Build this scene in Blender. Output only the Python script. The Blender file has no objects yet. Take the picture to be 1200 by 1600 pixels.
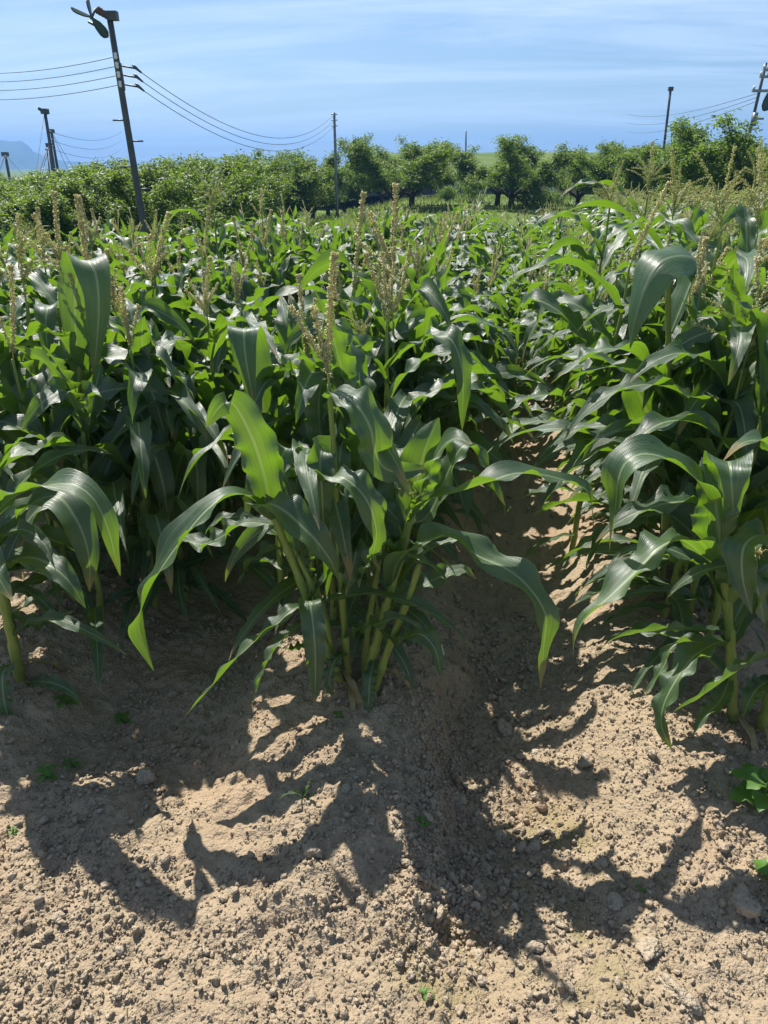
import bpy, math, random
import numpy as np
from mathutils import Vector, Matrix

R = math.radians
rnd = random.Random(11)
rng = np.random.default_rng(11)
sc = bpy.context.scene
col = sc.collection

# ------------------------------------------------------------------ camera
F_PX, PITCH, YAW, CAM_H = 1100.0, R(26.1), R(8.8), 1.65
cam_d = bpy.data.cameras.new('camera')
cam = bpy.data.objects.new('camera', cam_d)
col.objects.link(cam)
cam_d.sensor_fit = 'VERTICAL'
cam_d.sensor_height = 36.0
cam_d.lens = 36.0 * F_PX / 1600.0
cam_d.clip_start = 0.05
cam_d.clip_end = 9000
cam.location = (0, 0, CAM_H)
cam.rotation_euler = (math.pi / 2 - PITCH, 0, YAW)
sc.camera = cam

# ------------------------------------------------------------------ light
SUN_EL, SUN_AZ = R(53), R(-38)          # azimuth clockwise from +Y (rows run along +Y)
sun_dir = Vector((math.sin(SUN_AZ) * math.cos(SUN_EL), math.cos(SUN_AZ) * math.cos(SUN_EL), math.sin(SUN_EL)))
w = bpy.data.worlds.new('World')
sc.world = w
w.use_nodes = True
nt = w.node_tree
for n in list(nt.nodes):
    nt.nodes.remove(n)
out = nt.nodes.new('ShaderNodeOutputWorld')
bg = nt.nodes.new('ShaderNodeBackground')
sky = nt.nodes.new('ShaderNodeTexSky')
sky.sky_type = 'NISHITA'
sky.sun_disc = False
sky.sun_elevation = SUN_EL
sky.sun_rotation = SUN_AZ
sky.air_density = 1.0
sky.dust_density = 0.8
sky.ozone_density = 5.0
bg.inputs['Strength'].default_value = 0.066


def wn(kind, **kw):
    n = nt.nodes.new(kind)
    for k, v in kw.items():
        setattr(n, k, v)
    return n


def wl(a, b):
    nt.links.new(a, b)


# thin cirrus: streaks in a plane high overhead
tc = wn('ShaderNodeTexCoord')
sp = wn('ShaderNodeSeparateXYZ'); wl(tc.outputs['Generated'], sp.inputs[0])
ad = wn('ShaderNodeMath', operation='ADD'); wl(sp.outputs['Z'], ad.inputs[0]); ad.inputs[1].default_value = 0.12
dx = wn('ShaderNodeMath', operation='DIVIDE'); wl(sp.outputs['X'], dx.inputs[0]); wl(ad.outputs[0], dx.inputs[1])
dy = wn('ShaderNodeMath', operation='DIVIDE'); wl(sp.outputs['Y'], dy.inputs[0]); wl(ad.outputs[0], dy.inputs[1])
cb = wn('ShaderNodeCombineXYZ'); wl(dx.outputs[0], cb.inputs[0]); wl(dy.outputs[0], cb.inputs[1])
mp = wn('ShaderNodeMapping'); wl(cb.outputs[0], mp.inputs['Vector'])
mp.inputs['Rotation'].default_value = (0, 0, R(-12))
mp.inputs['Scale'].default_value = (0.30, 1.0, 1.0)
mp.inputs['Location'].default_value = (1.9, 0.55, 0)
n1 = wn('ShaderNodeTexNoise'); wl(mp.outputs[0], n1.inputs['Vector'])
n1.inputs['Scale'].default_value = 1.2; n1.inputs['Detail'].default_value = 7; n1.inputs['Roughness'].default_value = 0.62
n1.inputs['Distortion'].default_value = 0.9
cr = wn('ShaderNodeMapRange'); wl(n1.outputs['Fac'], cr.inputs['Value'])
cr.inputs['From Min'].default_value = 0.44; cr.inputs['From Max'].default_value = 0.74
cr.inputs['To Min'].default_value = 0.0; cr.inputs['To Max'].default_value = 0.62
mx = wn('ShaderNodeMix', data_type='RGBA'); wl(cr.outputs[0], mx.inputs['Factor'])
wl(sky.outputs[0], mx.inputs['A']); mx.inputs['B'].default_value = (8.6, 10.0, 11.6, 1)
wl(mx.outputs['Result'], bg.inputs['Color'])
wl(bg.outputs[0], out.inputs['Surface'])

sl = bpy.data.lights.new('sun', 'SUN')
sl.energy = 5.0
sl.angle = R(0.53)
sl.color = (1.0, 0.955, 0.88)
so = bpy.data.objects.new('sun', sl)
so.rotation_euler = (-sun_dir).to_track_quat('-Z', 'Y').to_euler()
col.objects.link(so)

sc.view_settings.view_transform = 'Standard'
sc.view_settings.look = 'None'
sc.view_settings.exposure = 0.86
sc.view_settings.gamma = 1.0
sc.view_settings.use_curve_mapping = False
sc.render.engine = 'CYCLES'
sc.cycles.max_bounces = 8
sc.cycles.diffuse_bounces = 4
sc.cycles.glossy_bounces = 3
sc.cycles.transmission_bounces = 5
sc.cycles.volume_bounces = 0

# ------------------------------------------------------------------ rays from the camera's place, for measuring
_fw = np.array([-math.sin(YAW) * math.cos(PITCH), math.cos(YAW) * math.cos(PITCH), -math.sin(PITCH)])
_rt = np.array([math.cos(YAW), math.sin(YAW), 0.0])
_up = np.cross(_rt, _fw)
_C = np.array([0, 0, CAM_H])


def ray(px, py):
    return _fw * F_PX + _rt * (px - 600) - _up * (py - 800)


def at_y(px, py, y):
    d = ray(px, py)
    return _C + d * (y / d[1])


def at_d(px, py, dist):
    d = ray(px, py)
    return _C + d * (dist / math.hypot(d[0], d[1]))


def to_px(p):
    v = np.asarray(p, float) - _C
    z = v @ _fw
    return 600 + F_PX * (v @ _rt) / z, 800 - F_PX * (v @ _up) / z, z


# ------------------------------------------------------------------ helpers
def tag(o, label=None, cat=None, group=None, kind=None):
    if label: o['label'] = label
    if cat: o['category'] = cat
    if group: o['group'] = group
    if kind: o['kind'] = kind
    return o


def empty(name, loc=(0, 0, 0), rz=0.0, sc_=1.0):
    o = bpy.data.objects.new(name, None)
    o.empty_display_size = 0.1
    o.location = [float(v) for v in loc]
    o.rotation_euler = (0, 0, rz)
    o.scale = (sc_,) * 3
    col.objects.link(o)
    return o


def mesh(name, V, F, mat=None, uv=None, smooth=True, attr=None):
    """V (n,3); F: array (k,3|4) or list of such arrays; uv per vertex."""
    V = np.asarray(V, dtype=np.float32)
    Fs = F if isinstance(F, list) else [F]
    Fs = [np.asarray(f, dtype=np.int32) for f in Fs if len(f)]
    me = bpy.data.meshes.new(name)
    me.vertices.add(len(V))
    me.vertices.foreach_set('co', V.ravel())
    loops = np.concatenate([f.ravel() for f in Fs])
    counts = np.concatenate([np.full(len(f), f.shape[1], np.int32) for f in Fs])
    starts = np.concatenate([[0], np.cumsum(counts)[:-1]]).astype(np.int32)
    me.loops.add(len(loops))
    me.loops.foreach_set('vertex_index', loops)
    me.polygons.add(len(counts))
    me.polygons.foreach_set('loop_start', starts)
    me.polygons.foreach_set('loop_total', counts)
    me.polygons.foreach_set('use_smooth', np.full(len(counts), smooth, dtype=bool))
    if uv is not None:
        l = me.uv_layers.new(name='UVMap')
        l.data.foreach_set('uv', np.asarray(uv, np.float32)[loops].ravel())
    if attr:
        for k, a in attr.items():
            at = me.attributes.new(k, 'FLOAT', 'POINT')
            at.data.foreach_set('value', np.asarray(a, np.float32))
    me.update(calc_edges=True)
    me.validate()
    if mat: me.materials.append(mat)
    return me


def obj(name, me, parent=None, loc=None, rot=None, scl=None):
    o = bpy.data.objects.new(name, me)
    if parent: o.parent = parent
    if loc is not None: o.location = [float(v) for v in loc]
    if rot is not None: o.rotation_euler = rot
    if scl is not None: o.scale = (scl,) * 3 if not hasattr(scl, '__len__') else scl
    col.objects.link(o)
    return o


class MB:
    """collects shapes into one mesh"""
    def __init__(s):
        s.V, s.Q, s.T, s.U, s.n = [], [], [], [], 0

    def add(s, V, Q=None, T=None, uv=None):
        V = np.asarray(V, float)
        s.V.append(V)
        s.U.append(np.zeros((len(V), 2)) if uv is None else uv)
        if Q is not None and len(Q): s.Q.append(np.asarray(Q) + s.n)
        if T is not None and len(T): s.T.append(np.asarray(T) + s.n)
        s.n += len(V)

    def tube(s, P, r, n=8, cap=True):
        P = np.asarray(P, float); k = len(P)
        r = np.full(k, r) if np.isscalar(r) else np.asarray(r, float)
        Tn = np.gradient(P, axis=0)
        Tn /= np.linalg.norm(Tn, axis=1)[:, None] + 1e-12
        ref = np.array([1.0, 0, 0]) if abs(Tn[0][0]) < 0.8 else np.array([0, 1.0, 0])
        A = np.cross(Tn, ref); A /= np.linalg.norm(A, axis=1)[:, None] + 1e-12
        B = np.cross(Tn, A)
        th = np.arange(n) * 2 * math.pi / n
        V = P[:, None] + r[:, None, None] * (A[:, None] * np.cos(th)[None, :, None] + B[:, None] * np.sin(th)[None, :, None])
        i = np.arange(k - 1)[:, None] * n; j = np.arange(n)[None]; j2 = (j + 1) % n
        Q = np.stack([i + j, i + j2, i + n + j2, i + n + j], -1).reshape(-1, 4)
        uv = np.stack(np.broadcast_arrays((np.arange(n) / n)[None], np.linspace(0, 1, k)[:, None]), -1).reshape(-1, 2)
        V = V.reshape(-1, 3); T = []
        if cap:
            V = np.vstack([V, P[:1], P[-1:]]); uv = np.vstack([uv, [[.5, 0]], [[.5, 1]]])
            a, b = k * n, k * n + 1
            T = [[a, (q + 1) % n, q] for q in range(n)] + [[b, (k - 1) * n + q, (k - 1) * n + (q + 1) % n] for q in range(n)]
        s.add(V, Q, T, uv)

    def box(s, c, half, rz=0.0, M=None):
        b = np.array([[x, y, z] for x in (-1, 1) for y in (-1, 1) for z in (-1, 1)], float) * np.asarray(half, float)
        if M is None:
            M = np.array([[math.cos(rz), -math.sin(rz), 0], [math.sin(rz), math.cos(rz), 0], [0, 0, 1]])
        s.add(b @ np.asarray(M).T + np.asarray(c, float),
              [[0, 1, 3, 2], [4, 6, 7, 5], [0, 4, 5, 1], [2, 3, 7, 6], [0, 2, 6, 4], [1, 5, 7, 3]])

    def me(s, name, mat, smooth=True, attr=None):
        F = []
        if s.Q: F.append(np.vstack(s.Q))
        if s.T: F.append(np.vstack(s.T))
        return mesh(name, np.vstack(s.V), F, mat, np.vstack(s.U), smooth, attr)


def hash2(ix, iy, seed):
    h = (ix.astype(np.int64) * 374761393 + iy.astype(np.int64) * 668265263 + seed * 1442695041) & 0xFFFFFFFF
    h = ((h ^ (h >> 13)) * 1274126177) & 0xFFFFFFFF
    return ((h ^ (h >> 16)) & 0xFFFFFF) / float(0xFFFFFF)


def pn(x, y, seed=0):
    """gradient noise, about -0.7..0.7"""
    xi, yi = np.floor(x), np.floor(y)
    fx, fy = x - xi, y - yi
    u, v = fx * fx * fx * (fx * (fx * 6 - 15) + 10), fy * fy * fy * (fy * (fy * 6 - 15) + 10)
    def g(ox, oy):
        a = hash2(xi + ox, yi + oy, seed) * 2 * math.pi
        return np.cos(a) * (fx - ox) + np.sin(a) * (fy - oy)
    return (g(0, 0) * (1 - u) + g(1, 0) * u) * (1 - v) + (g(0, 1) * (1 - u) + g(1, 1) * u) * v


def cell(x, y, seed=0):
    """domes on jittered cells, 0..1"""
    xi, yi = np.floor(x), np.floor(y)
    best = np.full(x.shape, 9.0); hh = np.zeros(x.shape)
    for ox in (-1, 0, 1):
        for oy in (-1, 0, 1):
            cx = xi + ox + hash2(xi + ox, yi + oy, seed); cy = yi + oy + hash2(xi + ox, yi + oy, seed + 7)
            d = (x - cx) ** 2 + (y - cy) ** 2
            k = d < best
            best = np.where(k, d, best); hh = np.where(k, hash2(xi + ox, yi + oy, seed + 13), hh)
    return np.sqrt(np.clip(1 - best * 1.6, 0, 1)) * (0.35 + 0.65 * hh)


def ss(a, b, x):
    t = np.clip((x - a) / (b - a), 0, 1)
    return t * t * (3 - 2 * t)


# ------------------------------------------------------------------ materials
def new_mat(name):
    m = bpy.data.materials.new(name); m.use_nodes = True
    t = m.node_tree
    for n in list(t.nodes): t.nodes.remove(n)
    return m, t


def N(t, kind, ins=None, **kw):
    n = t.nodes.new(kind)
    for k, v in kw.items(): setattr(n, k, v)
    for k, v in (ins or {}).items():
        if hasattr(v, 'is_output') or isinstance(v, bpy.types.NodeSocket): t.links.new(v, n.inputs[k])
        else: n.inputs[k].default_value = v
    return n


def mixc(t, fac, a, b, blend='MIX'):
    n = N(t, 'ShaderNodeMix', data_type='RGBA', blend_type=blend)
    for k, v in (('Factor', fac), ('A', a), ('B', b)):
        if isinstance(v, bpy.types.NodeSocket): t.links.new(v, n.inputs[k])
        else: n.inputs[k].default_value = v if k == 'Factor' else (*v, 1)
    return n.outputs['Result']


def mathn(t, op, a, b=None, c=None, clamp=False):
    n = N(t, 'ShaderNodeMath', operation=op, use_clamp=clamp)
    for i, v in enumerate((a, b, c)):
        if v is None: continue
        if isinstance(v, bpy.types.NodeSocket): t.links.new(v, n.inputs[i])
        else: n.inputs[i].default_value = v
    return n.outputs[0]


def mrange(t, v, a, b, c=0.0, d=1.0):
    n = N(t, 'ShaderNodeMapRange', {'Value': v, 'From Min': a, 'From Max': b, 'To Min': c, 'To Max': d})
    return n.outputs[0]


def noise(t, vec, scale, detail=4, rough=0.55):
    return N(t, 'ShaderNodeTexNoise', {'Vector': vec, 'Scale': scale, 'Detail': detail, 'Roughness': rough}).outputs['Fac']


def corn_leaf_mat():
    m, t = new_mat('corn_leaf')
    uv = N(t, 'ShaderNodeUVMap', uv_map='UVMap').outputs[0]
    s = N(t, 'ShaderNodeSeparateXYZ', {0: uv})
    u, v = s.outputs[0], s.outputs[1]
    oi = N(t, 'ShaderNodeObjectInfo').outputs['Random']
    geo = N(t, 'ShaderNodeNewGeometry')
    pos = geo.outputs['Position']
    c = mathn(t, 'ABSOLUTE', mathn(t, 'SUBTRACT', u, 0.5))
    rib = mrange(t, c, 0.018, 0.055, 1.0, 0.0)
    # fine parallel veins
    st = N(t, 'ShaderNodeCombineXYZ', {0: mathn(t, 'MULTIPLY', u, 34.0), 1: mathn(t, 'MULTIPLY', v, 1.6), 2: mathn(t, 'MULTIPLY', oi, 37.0)}).outputs[0]
    vein = noise(t, st, 1.0, 2, 0.6)
    vein_s = mathn(t, 'SINE', mathn(t, 'MULTIPLY', u, 190.0))
    big = noise(t, pos, 6.0, 3)
    base = mixc(t, mrange(t, oi, 0, 1), (0.018, 0.046, 0.022), (0.036, 0.076, 0.024))
    base = mixc(t, mrange(t, big, 0.35, 0.7), base, (0.030, 0.076, 0.027))
    base = mixc(t, mrange(t, vein, 0.38, 0.68, 0.0, 0.75), base, (0.066, 0.112, 0.054))
    base = mixc(t, rib, base, (0.24, 0.31, 0.16))
    spot = mrange(t, noise(t, N(t, 'ShaderNodeCombineXYZ', {0: mathn(t, 'MULTIPLY', u, 5.0), 1: mathn(t, 'MULTIPLY', v, 26.0), 2: mathn(t, 'MULTIPLY', oi, 91.0)}).outputs[0], 1.6, 4, 0.6), 0.70, 0.76, 0.0, 0.75)
    base = mixc(t, spot, base, (0.26, 0.21, 0.10))
    edge = mathn(t, 'MULTIPLY', mrange(t, c, 0.485, 0.5), mrange(t, big, 0.45, 0.6, 0.0, 0.7))
    base = mixc(t, edge, base, (0.30, 0.27, 0.12))
    tip = mathn(t, 'MULTIPLY', mrange(t, mathn(t, 'ADD', v, mathn(t, 'ADD', mathn(t, 'MULTIPLY', oi, 0.10), mathn(t, 'MULTIPLY', big, 0.04))), 0.985, 1.05), 0.9)
    base = mixc(t, tip, base, (0.28, 0.19, 0.07))
    under = mixc(t, 0.45, base, (0.065, 0.13, 0.05))
    colr = mixc(t, geo.outputs['Backfacing'], base, under)
    tr = mixc(t, mrange(t, vein, 0.3, 0.75), (0.17, 0.38, 0.010), (0.34, 0.56, 0.026))
    tr = mixc(t, mathn(t, 'MULTIPLY', rib, 0.6), tr, (0.40, 0.52, 0.12))
    hgt = mathn(t, 'ADD', mathn(t, 'MULTIPLY', vein_s, 0.25), mathn(t, 'ADD', vein, mathn(t, 'MULTIPLY', rib, -1.0)))
    bump = N(t, 'ShaderNodeBump', {'Strength': 0.55, 'Distance': 0.0022, 'Height': hgt}).outputs[0]
    rough = mathn(t, 'ADD', mrange(t, noise(t, pos, 35.0, 3), 0.3, 0.7, 0.34, 0.50), mrange(t, vein, 0.3, 0.7, -0.06, 0.10))
    dust = mrange(t, noise(t, pos, 18.0, 6, 0.7), 0.5, 0.8, 0.0, 0.22)
    colr = mixc(t, dust, colr, (0.17, 0.16, 0.12))
    p = N(t, 'ShaderNodeBsdfPrincipled', {'Base Color': colr, 'Roughness': rough, 'Normal': bump, 'Specular IOR Level': 1.0})
    tl = N(t, 'ShaderNodeBsdfTranslucent', {'Color': tr, 'Normal': bump})
    mixs = N(t, 'ShaderNodeMixShader', {0: 0.30, 1: p.outputs[0], 2: tl.outputs[0]})
    N(t, 'ShaderNodeOutputMaterial', {'Surface': mixs.outputs[0]})
    return m


def plain_mat(name, c1, c2, scale=8.0, rough=0.7, bump=0.0, spec=0.4, metal=0.0, trans=None, tf=0.3, coord='Object', bscale=None):
    m, t = new_mat(name)
    vec = N(t, 'ShaderNodeTexCoord').outputs[coord]
    f = mrange(t, noise(t, vec, scale, 5), 0.32, 0.68)
    b = mixc(t, f, c1, c2)
    ins = {'Base Color': b, 'Roughness': rough, 'Specular IOR Level': spec, 'Metallic': metal}
    if bump:
        ins['Normal'] = N(t, 'ShaderNodeBump', {'Strength': bump, 'Distance': 0.01, 'Height': noise(t, vec, bscale or scale * 4, 6)}).outputs[0]
    p = N(t, 'ShaderNodeBsdfPrincipled', ins)
    s = p.outputs[0]
    if trans:
        tl = N(t, 'ShaderNodeBsdfTranslucent', {'Color': (*trans, 1)})
        s = N(t, 'ShaderNodeMixShader', {0: tf, 1: s, 2: tl.outputs[0]}).outputs[0]
    N(t, 'ShaderNodeOutputMaterial', {'Surface': s})
    return m


def stalk_mat():
    m, t = new_mat('corn_stalk')
    vec = N(t, 'ShaderNodeTexCoord').outputs['Object']
    z = N(t, 'ShaderNodeSeparateXYZ', {0: vec}).outputs[2]
    st = N(t, 'ShaderNodeMapping', {'Vector': vec, 'Scale': (220, 220, 4)}).outputs[0]
    f = mrange(t, noise(t, st, 1.0, 3), 0.3, 0.7)
    b = mixc(t, f, (0.17, 0.24, 0.045), (0.29, 0.36, 0.085))
    b = mixc(t, mrange(t, z, 0.0, 0.25, 0.55, 0.0), b, (0.27, 0.27, 0.08))
    bu = N(t, 'ShaderNodeBump', {'Strength': 0.3, 'Distance': 0.002, 'Height': f}).outputs[0]
    p = N(t, 'ShaderNodeBsdfPrincipled', {'Base Color': b, 'Roughness': 0.45, 'Normal': bu})
    tl = N(t, 'ShaderNodeBsdfTranslucent', {'Color': (0.3, 0.4, 0.05, 1)})
    s = N(t, 'ShaderNodeMixShader', {0: 0.2, 1: p.outputs[0], 2: tl.outputs[0]})
    N(t, 'ShaderNodeOutputMaterial', {'Surface': s.outputs[0]})
    return m


def tassel_mat(name, c1, c2, c3):
    m, t = new_mat(name)
    vec = N(t, 'ShaderNodeTexCoord').outputs['Object']
    z = N(t, 'ShaderNodeSeparateXYZ', {0: vec}).outputs[2]
    b = mixc(t, mrange(t, noise(t, vec, 220.0, 2), 0.35, 0.65), c1, c2)
    b = mixc(t, mrange(t, z, 0.02, 0.15, 0.7, 0.0), b, c3)
    p = N(t, 'ShaderNodeBsdfPrincipled', {'Base Color': b, 'Roughness': 0.75, 'Specular IOR Level': 0.25})
    tl = N(t, 'ShaderNodeBsdfTranslucent', {'Color': b})
    s = N(t, 'ShaderNodeMixShader', {0: 0.42, 1: p.outputs[0], 2: tl.outputs[0]})
    N(t, 'ShaderNodeOutputMaterial', {'Surface': s.outputs[0]})
    return m


def soil_nodes(t, pos):
    big = noise(t, pos, 1.7, 4)
    mid = noise(t, pos, 9.0, 5)
    fin = noise(t, pos, 160.0, 5, 0.65)
    b = mixc(t, mrange(t, mid, 0.3, 0.7), (0.302, 0.234, 0.158), (0.385, 0.305, 0.208))
    b = mixc(t, mrange(t, big, 0.50, 0.72, 0, 0.55), b, (0.36, 0.235, 0.145))
    b = mixc(t, mrange(t, fin, 0.35, 0.75, 0, 0.55), b, (0.25, 0.185, 0.115))
    return b, fin


def soil_bump(t, pos, fin):
    wob = N(t, 'ShaderNodeVectorMath', {0: pos, 1: N(t, 'ShaderNodeVectorMath', {0: N(t, 'ShaderNodeTexNoise', {'Vector': pos, 'Scale': 70.0}).outputs['Color'], 'Scale': 0.006}, operation='SCALE').outputs[0]}, operation='ADD').outputs[0]
    a = N(t, 'ShaderNodeTexVoronoi', {'Vector': wob, 'Scale': 95.0}).outputs['Distance']
    b = N(t, 'ShaderNodeTexVoronoi', {'Vector': wob, 'Scale': 230.0}).outputs['Distance']
    h = mathn(t, 'ADD', mathn(t, 'MULTIPLY', a, -1.0), mathn(t, 'ADD', mathn(t, 'MULTIPLY', b, -0.45), mathn(t, 'MULTIPLY', fin, 0.5)))
    return N(t, 'ShaderNodeBump', {'Strength': 0.85, 'Distance': 0.006, 'Height': h}).outputs[0]


def ground_mat():
    m, t = new_mat('ground')
    pos = N(t, 'ShaderNodeNewGeometry').outputs['Position']
    b, fin = soil_nodes(t, pos)
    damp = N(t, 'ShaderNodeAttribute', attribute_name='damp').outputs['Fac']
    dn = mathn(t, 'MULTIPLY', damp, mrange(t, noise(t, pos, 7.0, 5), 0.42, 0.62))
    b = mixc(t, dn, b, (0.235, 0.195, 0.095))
    gr = N(t, 'ShaderNodeAttribute', attribute_name='grass').outputs['Fac']
    gn = noise(t, pos, 0.35, 6, 0.65)
    g = mixc(t, mrange(t, gn, 0.35, 0.65), (0.065, 0.125, 0.022), (0.145, 0.19, 0.045))
    g = mixc(t, mrange(t, noise(t, pos, 4.0, 6, 0.7), 0.4, 0.7, 0, 0.6), g, (0.10, 0.12, 0.04))
    b = mixc(t, gr, b, g)
    bu = soil_bump(t, pos, fin)
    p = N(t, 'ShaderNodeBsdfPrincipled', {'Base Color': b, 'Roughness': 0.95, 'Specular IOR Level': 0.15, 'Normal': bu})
    N(t, 'ShaderNodeOutputMaterial', {'Surface': p.outputs[0]})
    return m


def clod_mat():
    m, t = new_mat('dry_soil')
    pos = N(t, 'ShaderNodeNewGeometry').outputs['Position']
    b, fin = soil_nodes(t, pos)
    rn = N(t, 'ShaderNodeNewGeometry').outputs['Random Per Island']
    b = mixc(t, mrange(t, rn, 0, 1, 0.0, 0.5), b, (0.43, 0.37, 0.285))
    bu = soil_bump(t, pos, fin)
    p = N(t, 'ShaderNodeBsdfPrincipled', {'Base Color': b, 'Roughness': 0.95, 'Specular IOR Level': 0.15, 'Normal': bu})
    N(t, 'ShaderNodeOutputMaterial', {'Surface': p.outputs[0]})
    return m


def tree_leaf_mat(name, c1, c2, tr, tf=0.33):
    m, t = new_mat(name)
    rn = N(t, 'ShaderNodeNewGeometry').outputs['Random Per Island']
    b = mixc(t, rn, c1, c2)
    p = N(t, 'ShaderNodeBsdfPrincipled', {'Base Color': b, 'Roughness': 0.5, 'Specular IOR Level': 0.35})
    tl = N(t, 'ShaderNodeBsdfTranslucent', {'Color': (*tr, 1)})
    s = N(t, 'ShaderNodeMixShader', {0: tf, 1: p.outputs[0], 2: tl.outputs[0]})
    N(t, 'ShaderNodeOutputMaterial', {'Surface': s.outputs[0]})
    return m


M_LEAF = corn_leaf_mat()
M_STALK = stalk_mat()
M_TAS = [tassel_mat('tan_tassel', (0.62, 0.57, 0.27), (0.80, 0.77, 0.46), (0.38, 0.45, 0.15)),
         tassel_mat('yellow_green_tassel', (0.48, 0.50, 0.19), (0.66, 0.65, 0.32), (0.24, 0.34, 0.09))]
M_HUSK = plain_mat('ear_husk', (0.16, 0.24, 0.06), (0.26, 0.33, 0.10), 40, 0.5, trans=(0.3, 0.45, 0.06))
M_SILK = plain_mat('ear_silk', (0.45, 0.40, 0.16), (0.30, 0.17, 0.07), 60, 0.6)
M_GROUND = ground_mat()
M_CLOD = clod_mat()
M_BARK = plain_mat('tree_bark', (0.05, 0.04, 0.03), (0.10, 0.08, 0.06), 9, 0.9, 0.6)
M_TREE = tree_leaf_mat('tree_leaf', (0.034, 0.078, 0.012), (0.088, 0.140, 0.022), (0.30, 0.46, 0.034))
M_BUSH = tree_leaf_mat('bush_leaf', (0.075, 0.14, 0.022), (0.12, 0.19, 0.03), (0.25, 0.40, 0.03))
M_GRASS = tree_leaf_mat('grass_blade', (0.085, 0.15, 0.025), (0.20, 0.24, 0.06), (0.30, 0.42, 0.06), 0.3)
M_DRYGRASS = tree_leaf_mat('dry_grass', (0.22, 0.17, 0.08), (0.30, 0.25, 0.12), (0.3, 0.25, 0.1), 0.2)
M_WEED = tree_leaf_mat('weed_leaf', (0.06, 0.145, 0.026), (0.10, 0.205, 0.036), (0.22, 0.44, 0.035), 0.32)
M_POLE = plain_mat('dark_pole_paint', (0.045, 0.05, 0.055), (0.075, 0.08, 0.085), 6, 0.5, 0.05)
M_GALV = plain_mat('galvanised_steel', (0.17, 0.19, 0.20), (0.24, 0.26, 0.27), 10, 0.5, metal=0.5)
M_RUST = plain_mat('rusty_motor', (0.07, 0.045, 0.035), (0.13, 0.085, 0.06), 9, 0.7, 0.3)
M_BLADE = plain_mat('green_fan_blade', (0.014, 0.040, 0.024), (0.024, 0.058, 0.034), 5, 0.35)
M_CERAM = plain_mat('white_ceramic', (0.6, 0.6, 0.58), (0.72, 0.72, 0.7), 9, 0.25)
M_WIRE = plain_mat('wire', (0.03, 0.03, 0.035), (0.05, 0.05, 0.055), 9, 0.5)
M_WOODPROP = plain_mat('weathered_wood', (0.33, 0.30, 0.25), (0.45, 0.42, 0.36), 14, 0.8, 0.3)
M_CONC = plain_mat('dark_concrete', (0.065, 0.068, 0.085), (0.10, 0.10, 0.12), 1.6, 0.9, 0.3)
M_COPE = plain_mat('pale_concrete', (0.28, 0.27, 0.26), (0.36, 0.35, 0.33), 3, 0.9, 0.3)
M_PINK = plain_mat('pinkish_stone', (0.33, 0.23, 0.17), (0.42, 0.31, 0.24), 4, 0.9, 0.4)
M_WHITE = plain_mat('white_paint', (0.66, 0.66, 0.66), (0.76, 0.76, 0.75), 4, 0.5)
M_HILL = plain_mat('wooded_mountain', (0.035, 0.06, 0.03), (0.06, 0.085, 0.045), 0.02, 0.95, coord='Object')

# ------------------------------------------------------------------ ground
ROW0, ROW_D = -0.42, 1.2


def row_fade(x, y):
    return ss(0.95, 1.75, y + 0.10 * np.sin(x * 3.1))


def field_edge(x):
    return np.where(x < 0, 14.5 + 1.5 * x, 14.5 + 0.3 * x)


def base_h(x, y):
    th = 2 * math.pi * (x - ROW0 - 0.03 * np.sin(y * 2.3)) / ROW_D
    prof = np.tanh(1.7 * np.cos(th)) / math.tanh(1.7)
    inside = 1 - ss(-0.3, 1.0, y - field_edge(x))
    z = 0.085 * prof * row_fade(x, y) * inside
    # steep right-hand bank of the middle ridge, undercut where it runs out in the foreground
    e = ROW0 + 0.34 + 0.03 * np.sin(y * 6.0) + 0.07 * pn(y * 5.0, y * 0 + x * 2.0, 51) + 0.05 * pn(y * 14.0, x * 9.0, 52) + 0.02 * pn(y * 40.0, x * 30.0, 53)
    mk = ss(0.93, 1.25, y + 0.25 * pn(x * 7.0, y * 7.0, 54)) * (1 - ss(1.9, 2.6, y))
    z = z + mk * (0.05 * (1 - ss(-0.03, 0.06, x - e)) * ss(ROW0 - 0.25, ROW0 + 0.1, x) - 0.05 * ss(-0.03, 0.07, x - e) * (1 - ss(0.15, 0.5, x - e)))
    # left-hand lump of soil in the foreground
    z = z + 0.05 * np.exp(-(((x + 1.05) / 0.22) ** 2 + ((y - 1.35) / 0.16) ** 2)) - 0.03 * np.exp(-(((x + 0.78) / 0.1) ** 2 + ((y - 1.45) / 0.2) ** 2))
    z = z - 1.1 * ss(4, 12, -x) * ss(6, 17, y)
    return z


def ground_h(x, y):
    x = np.asarray(x, float); y = np.asarray(y, float)
    r = np.hypot(x, y)
    near = 1 - ss(14, 24, y)
    z = base_h(x, y)
    z = z + near * (0.030 * pn(x * 2.3, y * 2.3, 1) + 0.020 * pn(x * 6.1, y * 6.1, 2) + 0.012 * pn(x * 15, y * 15, 3))
    fine = 1 - ss(4.0, 7.0, r)
    z = z + fine * (0.012 * pn(x * 31, y * 31, 4) + 0.016 * cell(x * 20, y * 20, 5) * ss(-0.1, 0.3, pn(x * 3, y * 3, 6) + 0.1)
                    + 0.0095 * cell(x * 48, y * 48, 8) + 0.0055 * cell(x * 85, y * 85, 18) + 0.0022 * pn(x * 120, y * 120, 9))
    z = z + (1 - near) * 0.05 * pn(x * 0.5, y * 0.5, 10)
    return z


def axis(lo, hi, fine_lo, fine_hi, h, growth, far):
    a = list(np.arange(fine_lo, fine_hi, h))
    s, p = h, a[-1]
    up = []
    while p < hi:
        s = min(s * growth, far); p += s; up.append(p)
    s, p = h, a[0]
    dn = []
    while p > lo:
        s = min(s * growth, far); p -= s; dn.append(p)
    return np.array(dn[::-1] + a + up)


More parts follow.
